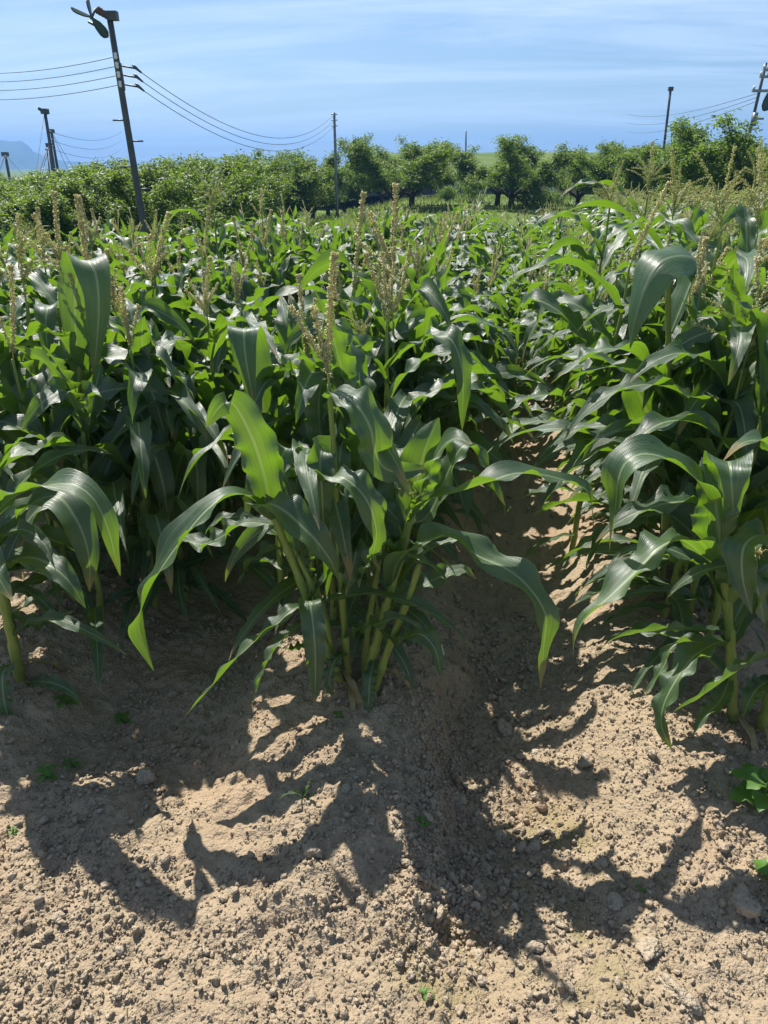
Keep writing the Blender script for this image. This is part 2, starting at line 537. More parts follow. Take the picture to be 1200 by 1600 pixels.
gx = axis(-1900, 1900, -1.95, 1.35, 0.0075, 1.07, 200)
gy = axis(-60, 1950, 0.70, 2.7, 0.0075, 1.034, 200)
GX, GY = np.meshgrid(gx, gy)
GZ = ground_h(GX, GY)
nx, ny = len(gx), len(gy)
i = np.arange(ny - 1)[:, None] * nx + np.arange(nx - 1)[None]
Q = np.stack([i, i + 1, i + nx + 1, i + nx], -1).reshape(-1, 4)
grass_m = ss(0.2, 1.6, GY - field_edge(GX) + 0.8 * pn(GX * 1.1, GY * 1.1, 21)) 
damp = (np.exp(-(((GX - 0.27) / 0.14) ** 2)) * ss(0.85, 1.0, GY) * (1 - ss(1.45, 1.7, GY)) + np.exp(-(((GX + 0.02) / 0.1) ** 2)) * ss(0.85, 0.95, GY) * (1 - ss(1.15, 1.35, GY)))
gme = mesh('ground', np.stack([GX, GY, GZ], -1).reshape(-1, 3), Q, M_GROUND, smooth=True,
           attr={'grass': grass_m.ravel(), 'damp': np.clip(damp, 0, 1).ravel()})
tag(obj('ground', gme), kind='structure')

# far mountain on the left
MD = 1500.0
mb = MB()
prof_px = [(-260, 236), (-150, 226), (-60, 221), (0, 219), (20, 221), (32, 220), (45, 228), (52, 237), (62, 241), (72, 246), (84, 247), (96, 251), (112, 252), (150, 254), (240, 256), (420, 258)]
ppx = np.linspace(-260, 420, 180)
ppy = np.interp(ppx, [p[0] for p in prof_px], [p[1] for p in prof_px]) + 1.0 * pn(ppx * 0.12, ppx * 0 + 0.5, 31)
crest = np.array([at_d(a, b, MD) for a, b in zip(ppx, ppy)])
dirs = crest[:, :2] / np.linalg.norm(crest[:, :2], axis=1)[:, None]
rows_m = []
for k, fr in enumerate(np.linspace(0, 1, 14)):
    wob = pn(ppx * 0.06 + fr * 2, ppx * 0 + fr * 4.0, 33)
    d = MD - 260 * (1 - fr) + 45 * wob * (1 - fr)
    z = np.maximum(crest[:, 2], 1) * fr ** 0.9 - 2 * (1 - fr)
    rows_m.append(np.column_stack([dirs * d[:, None], z]))
d = MD + 240
rows_m.append(np.column_stack([dirs * d, np.full(len(ppx), -2.0)]))
mv = np.vstack(rows_m); nn = len(ppx)
i = np.arange(len(rows_m) - 1)[:, None] * nn + np.arange(nn - 1)[None]
mq = np.stack([i, i + 1, i + nn + 1, i + nn], -1).reshape(-1, 4)
tag(obj('mountain', mesh('mountain', mv, mq, M_HILL)), kind='structure')

# grassy bank behind the far retaining wall
bx_ = np.linspace(-14, 34, 60); by_ = np.linspace(53.6, 95, 30)
BX, BY = np.meshgrid(bx_, by_)
BZ = 1.05 + 1.9 * ss(53, 80, BY) + 0.12 * pn(BX * 0.5, BY * 0.5, 41)
BZ = np.where((BX < -13.5) | (BX > 33.5) | (BY > 94), -1.0, BZ)
nb = len(bx_)
i = np.arange(len(by_) - 1)[:, None] * nb + np.arange(nb - 1)[None]
bq = np.stack([i, i + 1, i + nb + 1, i + nb], -1).reshape(-1, 4)
tag(obj('grass_bank', mesh('grass_bank', np.stack([BX, BY, BZ], -1).reshape(-1, 3), bq, M_GROUND, attr={'grass': np.ones(BX.size), 'damp': np.zeros(BX.size)})), kind='structure')

# haze: one closed box round everything
hm, ht = new_mat('haze')
pv = N(ht, 'ShaderNodeVolumePrincipled', {'Color': (0.20, 0.49, 1.0, 1), 'Density': 0.0007, 'Anisotropy': 0.1})
N(ht, 'ShaderNodeOutputMaterial', {'Volume': pv.outputs[0]})
mb = MB(); mb.box((0, 950, 33.5), (1990, 1090, 37))
tag(obj('haze', mb.me('haze', hm, False)), kind='stuff')

# ------------------------------------------------------------------ far structures
ORD = ['zeroth', 'first', 'second', 'third', 'fourth', 'fifth', 'sixth', 'seventh', 'eighth', 'ninth', 'tenth', 'eleventh', 'twelfth', 'thirteenth',
       'fourteenth', 'fifteenth', 'sixteenth', 'seventeenth', 'eighteenth', 'nineteenth', 'twentieth']
ORD += ['twenty-' + o for o in ORD[1:10]] + ['thirtieth'] + ['thirty-' + o for o in ORD[1:10]] + ['fortieth'] + ['forty-' + o for o in ORD[1:10]] + ['fiftieth'] + ['fifty-' + o for o in ORD[1:10]] + ['sixtieth']
ORD += ['sixty-' + o for o in ORD[1:10]] + ['seventieth'] + ['seventy-' + o for o in ORD[1:10]] + ['eightieth'] + ['eighty-' + o for o in ORD[1:10]]

a = at_d(560, 290, 53); b = at_d(790, 290, 53)
rw = empty('retaining_wall', (a[0], 53.0, 0))
tag(rw, 'low dark grey retaining wall at the foot of the grass bank', 'wall')
L = b[0] - a[0]
for k in range(8):
    m_ = MB(); m_.box(((k + .5) * L / 8, 0, 0.45), (L / 16 - 0.02, 0.15 + 0.01 * (k % 2), 0.62))
    obj('panel', m_.me('panel', M_CONC, False), rw)
m_ = MB(); m_.box((L / 2, -0.02, 1.115), (L / 2 + 0.05, 0.2, 0.04)); obj('coping', m_.me('coping', M_COPE, False), rw)

a = at_d(846, 290, 50); b = at_d(905, 290, 50)
pw = empty('stone_wall', (a[0], 50.0, 0))
tag(pw, 'pinkish stone wall stub beyond the grass, right of the bushes', 'wall')
L = b[0] - a[0]
for r_ in range(3):
    x0 = 0.0
    while x0 < L - 0.2:
        w_ = rnd.uniform(0.3, 0.6); w_ = min(w_, L - x0)
        m_ = MB(); m_.box((x0 + w_ / 2, rnd.uniform(-.02, .02), 0.02 + r_ * 0.3), (w_ / 2 - 0.012, 0.2, 0.14))
        obj('stone', m_.me('stone', M_PINK, False), pw)
        x0 += w_
p = at_d(862, 292, 49)
gp = empty('gate_post', (p[0], p[1], 0)); tag(gp, 'white painted gate post in front of the pinkish stone wall', 'post')
m_ = MB(); m_.box((0, 0, 0.5), (0.22, 0.1, 0.55)); obj('shaft', m_.me('shaft', M_WHITE, False), gp)
m_ = MB(); m_.box((0.02, 0, 1.08), (0.27, 0.14, 0.03)); obj('cap', m_.me('cap', M_COPE, False), gp)

p = at_d(714, 290, 50.5)
ub = empty('utility_cabinet', (p[0], p[1], 0)); tag(ub, 'small white metal cabinet before the dark retaining wall', 'cabinet')
m_ = MB(); m_.box((0, 0, 0.55), (0.16, 0.14, 0.26)); obj('housing', m_.me('housing', M_WHITE, False), ub)
m_ = MB(); m_.box((0, -0.146, 0.55), (0.13, 0.006, 0.22)); obj('door', m_.me('door', M_COPE, False), ub)
m_ = MB(); m_.box((0, 0, 0.14), (0.10, 0.09, 0.15)); obj('plinth', m_.me('plinth', M_CONC, False), ub)


def tpole(name, base, top, r0, r1, mat, n=8):
    """the shaft, as vertices relative to base"""
    base, top = np.asarray(base, float), np.asarray(top, float)
    m = MB(); k = np.linspace(0, 1, 6)[:, None]
    m.tube((top - base) * k, r0 + (r1 - r0) * k[:, 0], n)
    return m.me(name, mat)


def gz(p):
    return float(ground_h(np.array([p[0]]), np.array([p[1]]))[0])


def wire(px_pts, rad=0.006, label='', group=None):
    """a wire hung between two points with sag"""
    A, B, sag = px_pts
    k = np.linspace(0, 1, 28)[:, None]
    P = A + (B - A) * k; P[:, 2] -= (sag * 4 * k * (1 - k))[:, 0]
    m = MB(); m.tube(P - A, rad, 5, False)
    o = obj('overhead_wire', m.me('overhead_wire', M_WIRE), None, A)
    return tag(o, label, 'wire', group)


# ---- big frost fan, left
FD = 15.0
top = at_d(171, 26, FD); bot = at_d(226, 352, FD)
base = np.array([bot[0], bot[1], gz(bot)])
ff = empty('frost_fan', base)
tag(ff, 'tall dark pole with a drooping green three-bladed fan, nearest the field', 'fan')
T_ = top - base


def on_pole(f):
    return T_ * f


obj('pole', tpole('pole', base, top, 0.068, 0.05, M_POLE, 10), ff)
ax_ = np.array([_rt[0], _rt[1], 0]); fy_ = np.array([-_rt[1], _rt[0], 0]); uz = np.array([0, 0, 1.0])
Mfan = np.stack([ax_, fy_, uz], 1)
S = to_px(top)[2] / F_PX      # metres per photo pixel at that distance, about
m_ = MB(); m_.box(T_ + ax_ * 5 * S + uz * 1 * S, (8 * S, 6 * S, 6 * S), M=Mfan); obj('gear_housing', m_.me('gear_housing', M_POLE, False), ff)
mot_a = T_ + ax_ * -2 * S; mot_b = T_ + ax_ * -17 * S + uz * 9 * S - fy_ * 6 * S
m_ = MB(); kk = np.linspace(0, 1, 9)[:, None]
m_.tube(mot_a + (mot_b - mot_a) * kk, np.array([4.0, 5.2, 4.2, 5.6, 4.6, 5.8, 5.0, 6.2, 3.6]) * S, 14); obj('motor', m_.me('motor', M_RUST), ff)
hub = T_ + ax_ * -25 * S - uz * 2 * S - fy_ * 9 * S
m_ = MB(); m_.tube(np.array([mot_b + (hub - mot_b) * q for q in (0, .5, 1, 1.25)]), np.array([2.2, 1.6, 2.4, 1.2]) * S, 10); obj('hub', m_.me('hub', M_POLE), ff)


def blade(vec, L_, W_, wdir, name='blade'):
    vec = vec / np.linalg.norm(vec); wdir = wdir - vec * (wdir @ vec); wdir = wdir / np.linalg.norm(wdir)
    nrm = np.cross(vec, wdir)
    k = np.linspace(0, 1, 12)
    wd = W_ * np.interp(k, [0, .12, .4, .75, .92, 1], [.15, .3, .85, 1, .8, .25])
    c = np.linspace(-1, 1, 6)
    Vt = []
    for sgn in (1, -1):
        P = vec * (k * L_)[:, None]
        V = P[:, None] + wdir * (wd[:, None] * c[None])[..., None] + nrm * ((0.25 * wd[:, None] * (c[None] ** 2)) + sgn * 0.012)[..., None]
        Vt.append(V.reshape(-1, 3))
    n_, m2 = 12, 6
    i = np.arange(n_ - 1)[:, None] * m2 + np.arange(m2 - 1)[None]
    q = np.stack([i, i + m2, i + m2 + 1, i + 1], -1).reshape(-1, 4)
    rim = [r for r in range(m2)] + [r * m2 + m2 - 1 for r in range(1, n_)] + [(n_ - 1) * m2 + r for r in range(m2 - 2, -1, -1)] + [r * m2 for r in range(n_ - 2, 0, -1)]
    o_ = n_ * m2
    rq = [[rim[z], rim[(z + 1) % len(rim)], rim[(z + 1) % len(rim)] + o_, rim[z] + o_] for z in range(len(rim))]
    m = MB(); m.add(np.vstack(Vt), np.vstack([q[:, ::-1], q + o_, rq]))
    return m.me(name, M_BLADE)


obj('blade', blade(ax_ * 22 - uz * 25 - fy_ * 6, 36 * S, 7.5 * S, ax_ * .8 + uz * .75 - fy_ * .25), ff, hub)
obj('blade', blade(-ax_ * 20 + uz * 8 - fy_ * 14, 30 * S, 6.5 * S, fy_ + uz * .35), ff, hub)
obj('blade', blade(-ax_ * 8 + uz * 26 + fy_ * 22, 34 * S, 6.5 * S, fy_ * 1.0 - uz * .8 + ax_ * .12), ff, hub)
m_ = MB(); m_.tube(np.array([hub + ax_ * -6 * S + uz * -6 * S, hub + ax_ * 10 * S - uz * 14 * S]), 0.02, 6); obj('brace', m_.me('brace', M_POLE), ff)
# cable box and insulators down the pole
m_ = MB(); m_.box(on_pole(0.79) + ax_ * 3 * S - fy_ * 2 * S, (3.6 * S, 3 * S, 19 * S), M=np.stack([ax_, np.cross(T_ / np.linalg.norm(T_), ax_), T_ / np.linalg.norm(T_)], 1)); obj('cable_box', m_.me('cable_box', M_POLE, False), ff)
ins_pts = []
for k, f_ in enumerate((0.862, 0.829, 0.796, 0.762)):
    q = on_pole(f_)
    m_ = MB(); m_.tube(np.array([[0, 0, -.05], [0, 0, -.02], [0, 0, 0], [0, 0, .03], [0, 0, .05]]), np.array([.018, .032, .02, .032, .012]), 10)
    obj('insulator', m_.me('insulator', M_CERAM), ff, q - fy_ * 0.11 + ax_ * 0.03)
    ins_pts.append(base + q)
    if k:
        m_ = MB(); m_.tube(np.array([q + ax_ * .08, q + ax_ * .33 - uz * .04]), .014, 6); m_.tube(np.array([q + ax_ * (.26) + uz * .02, q + ax_ * .30 - uz * .02, q + ax_ * .40 - uz * .10]), np.array([.015, .028, .015]), 8)
        obj('wire_clamp', m_.me('wire_clamp', M_POLE), ff)
for f_, s_ in ((0.63, -1), (0.55, 1), (0.45, -1), (0.36, 1)):
    q = on_pole(f_); m_ = MB(); m_.tube(np.array([q, q + ax_ * s_ * .24]), .014, 6); obj('step_bolt', m_.me('step_bolt', M_POLE), ff)
hts = ['topmost', 'second from the top', 'third from the top', 'lowest']
for k, (yy, q) in enumerate(zip((88, 101, 114, 129), ins_pts)):
    B_ = at_d(-150, yy - 12, 27); B_ = q + (B_ - q) * 1.35
    wire((q, B_, 0.45), 0.0055, hts[k] + ' of four wires sagging left from the big fan pole', 'wires left of the big fan pole')
# ---- slim grey pole in the orchard, and the three wires running down to it
gb = at_d(527, 326, 31); gb = np.array([gb[0], gb[1], gz(gb)]); gt = at_d(522, 176, 31)
gp_ = empty('wire_pole', gb); tag(gp_, 'slim pale grey pole among the orchard trees at the far field edge', 'pole')
obj('pole', tpole('pole', gb, gt, 0.06, 0.05, M_GALV), gp_)
for k in range(3):
    m_ = MB(); q = (gt - gb) * (0.985 - 0.05 * k); m_.tube(np.array([q - ax_ * .12, q, q + ax_ * .12]), .025, 6); obj('insulator', m_.me('insulator', M_CERAM), gp_)
    A_ = ins_pts[k + 1] + ax_ * 0.40 - uz * .10
    wire((A_, gb + q, 0.9), 0.0065, ['upper', 'middle', 'lower'][k] + ' of three wires running right from the big fan pole', 'wires right of the big fan pole')


def guyed_pole(name, px_top, px_bot, dist, label, r=0.07, guys=(), cat='pole', fan=False):
    t_ = at_d(*px_top, dist); b_ = at_d(*px_bot, dist)
    b_ = np.array([b_[0], b_[1], min(b_[2], gz(b_))])
    o = empty(name, b_); tag(o, label, cat)
    obj('pole', tpole('pole', b_, t_, r, r * .8, M_POLE), o)
    s = to_px(t_)[2] / F_PX
    m = MB(); m.box(t_ - b_, (r * 1.6, r * 1.6, r * 1.2)); obj('cap', m.me('cap', M_POLE, False), o)
    for (gx_, gy_, gd) in guys:
        e = at_d(gx_, gy_, gd); e[2] = max(e[2] - 0.6, gz(e))
        m = MB(); m.tube(np.array([t_ - b_, e - b_]), 0.008 + 0.00012 * dist, 4, False); obj('guy_wire', m.me('guy_wire', M_WIRE), o)
    if fan:
        c = t_ - b_ - fy_ * 3 * s
        obj('blade', blade(-ax_ * 6 + uz * 3 - fy_ * 2, 9 * s, 2.4 * s, uz + ax_ * .5), o, c)
        obj('blade', blade(ax_ * 6 - uz * 1 - fy_ * 3, 11 * s, 3.6 * s, uz * 1 - ax_ * .1), o, c)
        obj('blade', blade(uz * 4 + fy_ * 8, 9 * s, 2.4 * s, ax_), o, c)
        m = MB(); m.tube(np.array([t_ - b_, c]), np.array([2.2, 1.4]) * s, 8); obj('motor', m.me('motor', M_RUST), o)
        for f_ in (.83, .76, .70):
            m = MB(); q = (t_ - b_) * f_; m.tube(np.array([q, q + ax_ * 5 * s]), .02, 5); obj('insulator', m.me('insulator', M_CERAM), o)
    return o, t_


_, t2 = guyed_pole('frost_fan', (70, 174), (86, 285), 46, 'distant dark fan pole standing above the orchard on the left', 0.10, ((50, 262, 42),), 'fan', True)
guyed_pole('net_pole', (80, 205), (93, 285), 52, 'second tallest net pole, just right of the distant fan pole', 0.09, ((120, 262, 60), (108, 262, 56)))
guyed_pole('net_pole', (77, 227), (82, 285), 60, 'net pole with guy wires close left of the distant fan pole', 0.11, ((50, 262, 52), (62, 262, 64), (70, 262, 54)))
guyed_pole('net_pole', (73.5, 234), (77, 285), 70, 'shortest thin net pole left of the distant fan pole', 0.06, ((48, 262, 60), (58, 262, 72), (66, 262, 66)))
guyed_pole('net_pole', (8, 241), (15, 285), 66, 'lone short net pole with guy wires against the mountain', 0.12, ((-14, 262, 60), (-6, 262, 70), (3, 262, 56), (22, 262, 58), (36, 262, 64)))
for k in range(3):
    A_ = t2 - uz * (0.9 + 0.42 * k); B_ = at_d(190, 205 + 14 * k, 80)
    wire((A_, B_, 0.6), 0.012, ['upper', 'middle', 'lower'][k] + ' of three wires running right from the distant fan pole', 'wires at the distant fan pole')

# ---- utility pole at the right edge and the pole tip left of it
ub_ = at_d(1142, 330, 30); ub_ = np.array([ub_[0], ub_[1], gz(ub_)]); ut = at_d(1197, 98, 30)
up_ = empty('utility_pole', ub_); tag(up_, 'dark utility pole with crossarms and insulators at the right edge', 'pole')
obj('pole', tpole('pole', ub_, ut, 0.065, 0.045, M_POLE, 10), up_)
U = ut - ub_; s = to_px(ut)[2] / F_PX
for f_, hw in ((0.955, 4), (0.915, 7), (0.83, 14)):
    q = U * f_; m_ = MB(); m_.box(q - fy_ * .12, (hw * s, .04, .04), M=Mfan); o = obj('crossarm', m_.me('crossarm', M_GALV, False), up_)
    for sg in (-1, 1):
        m_ = MB(); c = q + ax_ * sg * hw * .85 * s - fy_ * .12; m_.tube(np.array([c + uz * .04, c + uz * .08, c + uz * .14]), np.array([.03, .05, .03]), 8); obj('insulator', m_.me('insulator', M_CERAM), o)
m_ = MB(); q = U * .655; m_.tube(np.array([q - fy_ * .12 - uz * .2, q - fy_ * .12 + uz * .2]), .09, 12); obj('transformer', m_.me('transformer', M_GALV), up_)
q = U * .66; m_ = MB(); m_.box(q + ax_ * 8 * s, (9 * s, .03, .03), M=Mfan); obj('bracket', m_.me('bracket', M_GALV, False), up_)
for k in range(3):
    A_ = ub_ + U * (0.82 - 0.025 * k); B_ = at_d(980, 178 + 14 * k, 70)
    wire((A_, B_, 0.4), 0.009, ['upper', 'middle', 'lower'][k] + ' of three thin wires running left from the utility pole', 'wires at the utility pole')
guyed_pole('wire_pole', (1048, 139), (1030, 300), 42, 'dark slim pole whose tip shows left of the utility pole', 0.07)
fb_ = at_d(1262, 320, 26); ft_ = at_d(1208, 118, 26); ft_ = np.array([ft_[0], ft_[1], ft_[2]])
fo = empty('frost_fan', (ft_[0] + .7, ft_[1], gz(ft_)))
tag(fo, 'dark green fan blade poking into view beside the utility pole', 'fan')
o0 = np.array(fo.location)
obj('pole', tpole('pole', o0, ft_ + ax_ * .7, 0.1, 0.08, M_POLE), fo)
m_ = MB(); m_.tube(np.array([ft_ + ax_ * .7 - o0, ft_ + ax_ * .1 - o0 - uz * .2]), np.array([.14, .1]), 10); obj('motor', m_.me('motor', M_RUST), fo)
hubf = ft_ + ax_ * .1 - o0 - uz * .2
obj('blade', blade(-ax_ * 3 - uz * 8 - fy_ * 2, .75, .17, ax_ + fy_ * .3), fo, hubf)
obj('blade', blade(ax_ * 8 + uz * 6 - fy_ * 2, .75, .17, uz + fy_ * .3), fo, hubf)
obj('blade', blade(ax_ * 2 - uz * 2 + fy_ * 8, .75, .17, uz + ax_ * .3), fo, hubf)

# stack of grey pipes leaning in a rack before the trees
p = at_d(372, 318, 17.5); p[2] = gz(p)
pr = empty('pipe_rack', p); tag(pr, 'jumble of grey pipes leaning on a frame before the orchard', 'pipes')
s = 17.5 / F_PX * 1.06
for k in range(8):
    q0 = ax_ * (-24 + 4.5 * k) * s + fy_ * rnd.uniform(-.1, .1) + uz * (0.25 + .02 * k); q1 = q0 + ax_ * rnd.uniform(20, 34) * s + uz * rnd.uniform(12, 18) * s + fy_ * .2
    m_ = MB(); m_.tube(np.array([q0, q1]), .022, 7); obj('pipe', m_.me('pipe', M_GALV), pr)
for sx in (-14, 14):
    m_ = MB(); m_.box(ax_ * sx * s + uz * .25 + fy_ * .12, (.02, .02, .27 + .01 * sx), M=Mfan); obj('upright', m_.me('upright', M_GALV, False), pr)
m_ = MB(); m_.tube(np.array([ax_ * -14 * s + uz * .38 + fy_ * .12, ax_ * 14 * s + uz * .64 + fy_ * .12]), .018, 6); obj('rail', m_.me('rail', M_GALV), pr)


# ------------------------------------------------------------------ orchard trees
def leaf_cloud(m, C, n_per, spread, L_, W_, droop=0.6, rg=rng):
    """n_per leaves round every centre in C, as folded diamonds"""
    n = len(C) * n_per
    c = np.repeat(C, n_per, 0) + rg.normal(0, 1, (n, 3)) * spread
    az = rg.uniform(0, 2 * math.pi, n); el = rg.normal(-droop, 0.5, n)
    d = np.stack([np.cos(az) * np.cos(el), np.sin(az) * np.cos(el), np.sin(el)], 1)
    sd = np.cross(d, rg.normal(0, 1, (n, 3))); sd[:, 2] *= 0.6; sd /= np.linalg.norm(sd, axis=1)[:, None]
    nr = np.cross(d, sd)
    l = L_ * rg.uniform(.7, 1.25, n)[:, None]; w_ = W_ * rg.uniform(.8, 1.2, n)[:, None]
    V = np.stack([c, c + d * l * .5 + sd * w_ / 2 + nr * w_ * .25, c + d * l - nr * l * .08, c + d * l * .5 - sd * w_ / 2 + nr * w_ * .25], 1).reshape(-1, 3)
    b = np.arange(n)[:, None] * 4
    m.add(V, T=np.vstack([b + [0, 1, 2], b + [0, 2, 3]]))


def make_tree(seed, height=2.7, rad=1.6, leaves=95):
    r = random.Random(seed); rg = np.random.default_rng(seed)
    t = MB(); tips = []
    fork = height * r.uniform(.17, .24)
    t.tube(np.array([[0, 0, -.25], [0, 0, 0], [.02, .01, fork * .6], [.0, .02, fork]]), [.17, .14, .115, .12], 9)
    nl = r.choice([4, 5, 5])
    for k in range(nl):
        a_ = k * 2 * math.pi / nl + r.uniform(-.4, .4)
        P = [np.array([0, .0, fork - .03])]; e = R(r.uniform(38, 52))
        for q in range(6):
            st = rad * .27
            P.append(P[-1] + st * np.array([math.cos(a_) * math.cos(e), math.sin(a_) * math.cos(e), math.sin(e)]))
            e += R(r.uniform(-4, 9)); a_ += r.uniform(-.2, .2)
        P = np.array(P)
        t.tube(P, np.linspace(.085, .02, 7), 7)
        for q in range(2, 7):
            for _ in range(4):
                b_ = a_ + r.uniform(-1.7, 1.7); e2 = R(r.uniform(-5, 65)); ln = rad * r.uniform(.25, .5)
                E = P[q] + ln * np.array([math.cos(b_) * math.cos(e2), math.sin(b_) * math.cos(e2), math.sin(e2)])
                t.tube(np.array([P[q], (P[q] + E) / 2 + [0, 0, .03], E]), [.022, .014, .006], 4, False)
                tips.append(E); tips.append((P[q] + E) / 2)
    tips = np.array(tips)
    ea = rg.uniform(0, 6.28, 70); er = rad * 1.15 * np.sqrt(rg.uniform(.02, 1, 70)); extra = np.stack([er * np.cos(ea), er * np.sin(ea), height * (.42 + .42 * rg.uniform(0, 1, 70) * np.sqrt(np.clip(1 - (er / (rad * 1.2)) ** 2, 0, 1)))], 1)
    C = np.vstack([tips, extra])
    f = height / (C[:, 2].max() + .12)
    c = MB(); leaf_cloud(c, C, leaves, .11, .12, .042, .35, rg)
    sq = np.array([1, 1, f * r.uniform(.88, 1)])
    for l in (c, t):
        l.V = [v * sq for v in l.V]
    return t.me('trunk', M_BARK), c.me('crown', M_TREE)


TREES = [make_tree(100 + k) for k in range(5)]


def tree(x, y, h, label, group, wide=1.0):
    z = gz((x, y))
    o = empty('orchard_tree', (x, y, z), rnd.uniform(0, 6.28), h / 2.7)
    o.scale = (h / 2.7 * wide, h / 2.7 * wide, h / 2.7)
    tag(o, label, 'tree', group)
    a_, b_ = TREES[rnd.randrange(5)]
    obj('trunk', a_, o); obj('crown', b_, o)
    return o


g_l = 'orchard trees left of the grass strip'
for rw_, (d, px0, px1, n, nm) in enumerate(((17.5, -90, 285, 5, 'front'), (21.5, -100, 330, 6, 'second'), (26, -90, 390, 7, 'third'), (31, -60, 400, 7, 'fourth'), (38, -60, 420, 8, 'fifth'), (52, -70, 150, 7, 'back'))):
    for k in range(n):
        px_ = px0 + (px1 - px0) * (k + .5 * (rw_ % 2)) / (n - .5)
        p = at_d(px_ + rnd.uniform(-8, 8), 300, d + rnd.uniform(-.6, .6))
        h = (CAM_H - 0.12 - gz(p)) * rnd.uniform(.94, 1.0) + (0.25 if px_ > 110 else 0) + (0.35 if px_ > 200 else 0)
        tree(p[0], p[1], h, 'leafy orchard tree, %s from the left in the %s left-hand orchard row' % (ORD[k + 1], nm), g_l)
mid = [(452, 32, 'with a dark forked trunk, just left of the slim grey pole'), (487, 40, 'with a dark trunk, directly left of the slim grey pole'), (512, 45, 'small and farther back, beside the slim grey pole'),
       (537, 46, 'right behind the slim grey pole'), (582, 56, 'with forked trunk before a pale strip, far end of the grass'), (560, 62, 'far back, half hidden, right of the slim grey pole'), (412, 30, 'at the right end of the dense left orchard')]
for px_, d, nm in mid:
    p = at_d(px_, 300, d); tree(p[0], p[1], rnd.uniform(2.9, 3.2), 'orchard tree ' + nm, 'orchard trees at the middle of the far field edge', .9)
cen = [(618, 33, 'with thick dark trunk, centre of the far field edge'), (644, 36, 'yellow green, right of the centre trunk'), (655, 49, 'left of the dark retaining wall'), (596, 47, 'half hidden behind the thick centre trunk'),
       (778, 37, 'dark and dense, right of the round bush'), (800, 34, 'bright green, left of the pinkish wall'), (836, 46, 'shading the gap left of the pinkish wall'), (905, 38, 'with low dark limbs, right of the pinkish wall'), (942, 36, 'second to the right of the pinkish wall')]
for px_, d, nm in cen:
    p = at_d(px_, 300, d); tree(p[0], p[1], rnd.uniform(2.3, 3.3), 'orchard tree ' + nm, 'orchard trees at the far field edge', 1.0)
for k, (px_, d) in enumerate(((985, 32), (1030, 30), (1075, 28), (1120, 26), (1165, 23), (1205, 21), (1245, 23), (1010, 44), (1060, 42), (1110, 40), (1160, 36), (1215, 34))):
    p = at_d(px_, 300, d)
    if k < 7:
        tree(p[0], p[1], rnd.uniform(2.5, 2.9), 'orchard tree behind the tasselled corn, %s from the left in the near right row' % ORD[k + 1], 'orchard trees at the right')
    else:
        tree(p[0], p[1], rnd.uniform(2.8, 3.3), 'orchard tree farther back on the right, %s from the left in its row' % ORD[k - 6], 'orchard trees at the right')


def bush(px_, d, h, r, label, name='bush', mat=None):
    p = at_d(px_, 300, d); z = gz(p)
    o = empty(name, (p[0], p[1], z)); tag(o, label, 'bush')
    rg = np.random.default_rng(int(px_)); C = rg.normal(0, 1, (60, 3)); C /= np.linalg.norm(C, axis=1)[:, None]; C *= rg.uniform(.35, 1, (60, 1)); C = C * [r, r, h * .5] + [0, 0, h * .52]
    m = MB(); leaf_cloud(m, C, 45, .09, .10, .035, .2, rg); obj('foliage', m.me('foliage', mat or M_BUSH), o)
    m = MB()
    for k in range(6): m.tube(np.array([[0, 0, -.1], C[k * 7] * .6, C[k * 7]]), [.03, .02, .008], 5, False)
    obj('stem', m.me('stem', M_BARK), o)


bush(735, 40, 1.25, .95, 'round bright green bush before the dark retaining wall')
bush(700, 42, .7, .6, 'low bush at the left foot of the dark retaining wall')
bush(832, 36, .9, 1.0, 'low spreading bush left of the pinkish stone wall')
bush(862, 40, .5, .8, 'smallest bush, in front of the white gate post')
for k, (x0, y0, x1, y1, d, nm) in enumerate(((755, 309, 762, 291, 33, 'leaning pale wooden prop under the dense tree right of the round bush'), (886, 296, 892, 281, 36, 'leaning pale wooden prop right of the pinkish wall'),
                                             (702, 287, 708, 296, 44, 'leaning pale wooden prop before the white cabinet'), (612, 305, 600, 288, 33, 'leaning wooden prop left of the thick centre trunk'))):
    A_ = at_d(x0, y0, d); B_ = at_d(x1, y1, d)
    lo, hi = (A_, B_) if A_[2] < B_[2] else (B_, A_)
    lo = lo + (lo - hi) * max(0, (lo[2] - gz(lo) + .05) / (hi[2] - lo[2]))
    m_ = MB(); m_.tube(np.array([lo - lo, (hi - lo) * .5 + [.01, 0, .01], hi - lo]), .035, 6)
    tag(obj('wooden_prop', m_.me('wooden_prop', M_WOODPROP), None, lo), nm, 'prop')
lp = at_d(728, 300, 52); lp[2] = gz(lp)
tag(obj('lamp_pole', tpole('lamp_pole', lp, at_d(728, 205, 52), .06, .05, M_GALV), None, lp), 'thin grey pole rising before the dark retaining wall', 'pole')

# grass tufts on the strip between the field and the trees
n = 16000
gxp = rng.uniform(-14, 14, n); gyp = rng.uniform(6, 50, n) ** 1.0
k_ = (gyp > field_edge(gxp) + 0.3) & (np.abs(np.arctan2(gxp, gyp) + YAW) < 0.62)
gxp, gyp = gxp[k_], gyp[k_]; n = len(gxp)
gzz = ground_h(gxp, gyp); az = rng.uniform(0, 6.28, n); hh = rng.uniform(.08, .28, n) * np.where(gyp < field_edge(gxp) + 2, 1.5, 1); ln = rng.normal(0, .5, (n, 2)) * hh[:, None]
ww = .012 + gyp * .0006
B0 = np.stack([gxp, gyp, gzz - .02], 1); side = np.stack([np.cos(az), np.sin(az), az * 0], 1) * ww[:, None]
tipv = B0 + np.stack([ln[:, 0], ln[:, 1], hh], 1)
V = np.stack([B0 - side, B0 + side, tipv], 1).reshape(-1, 3)
dry = pn(gxp * .4, gyp * .4, 61) > 0.22
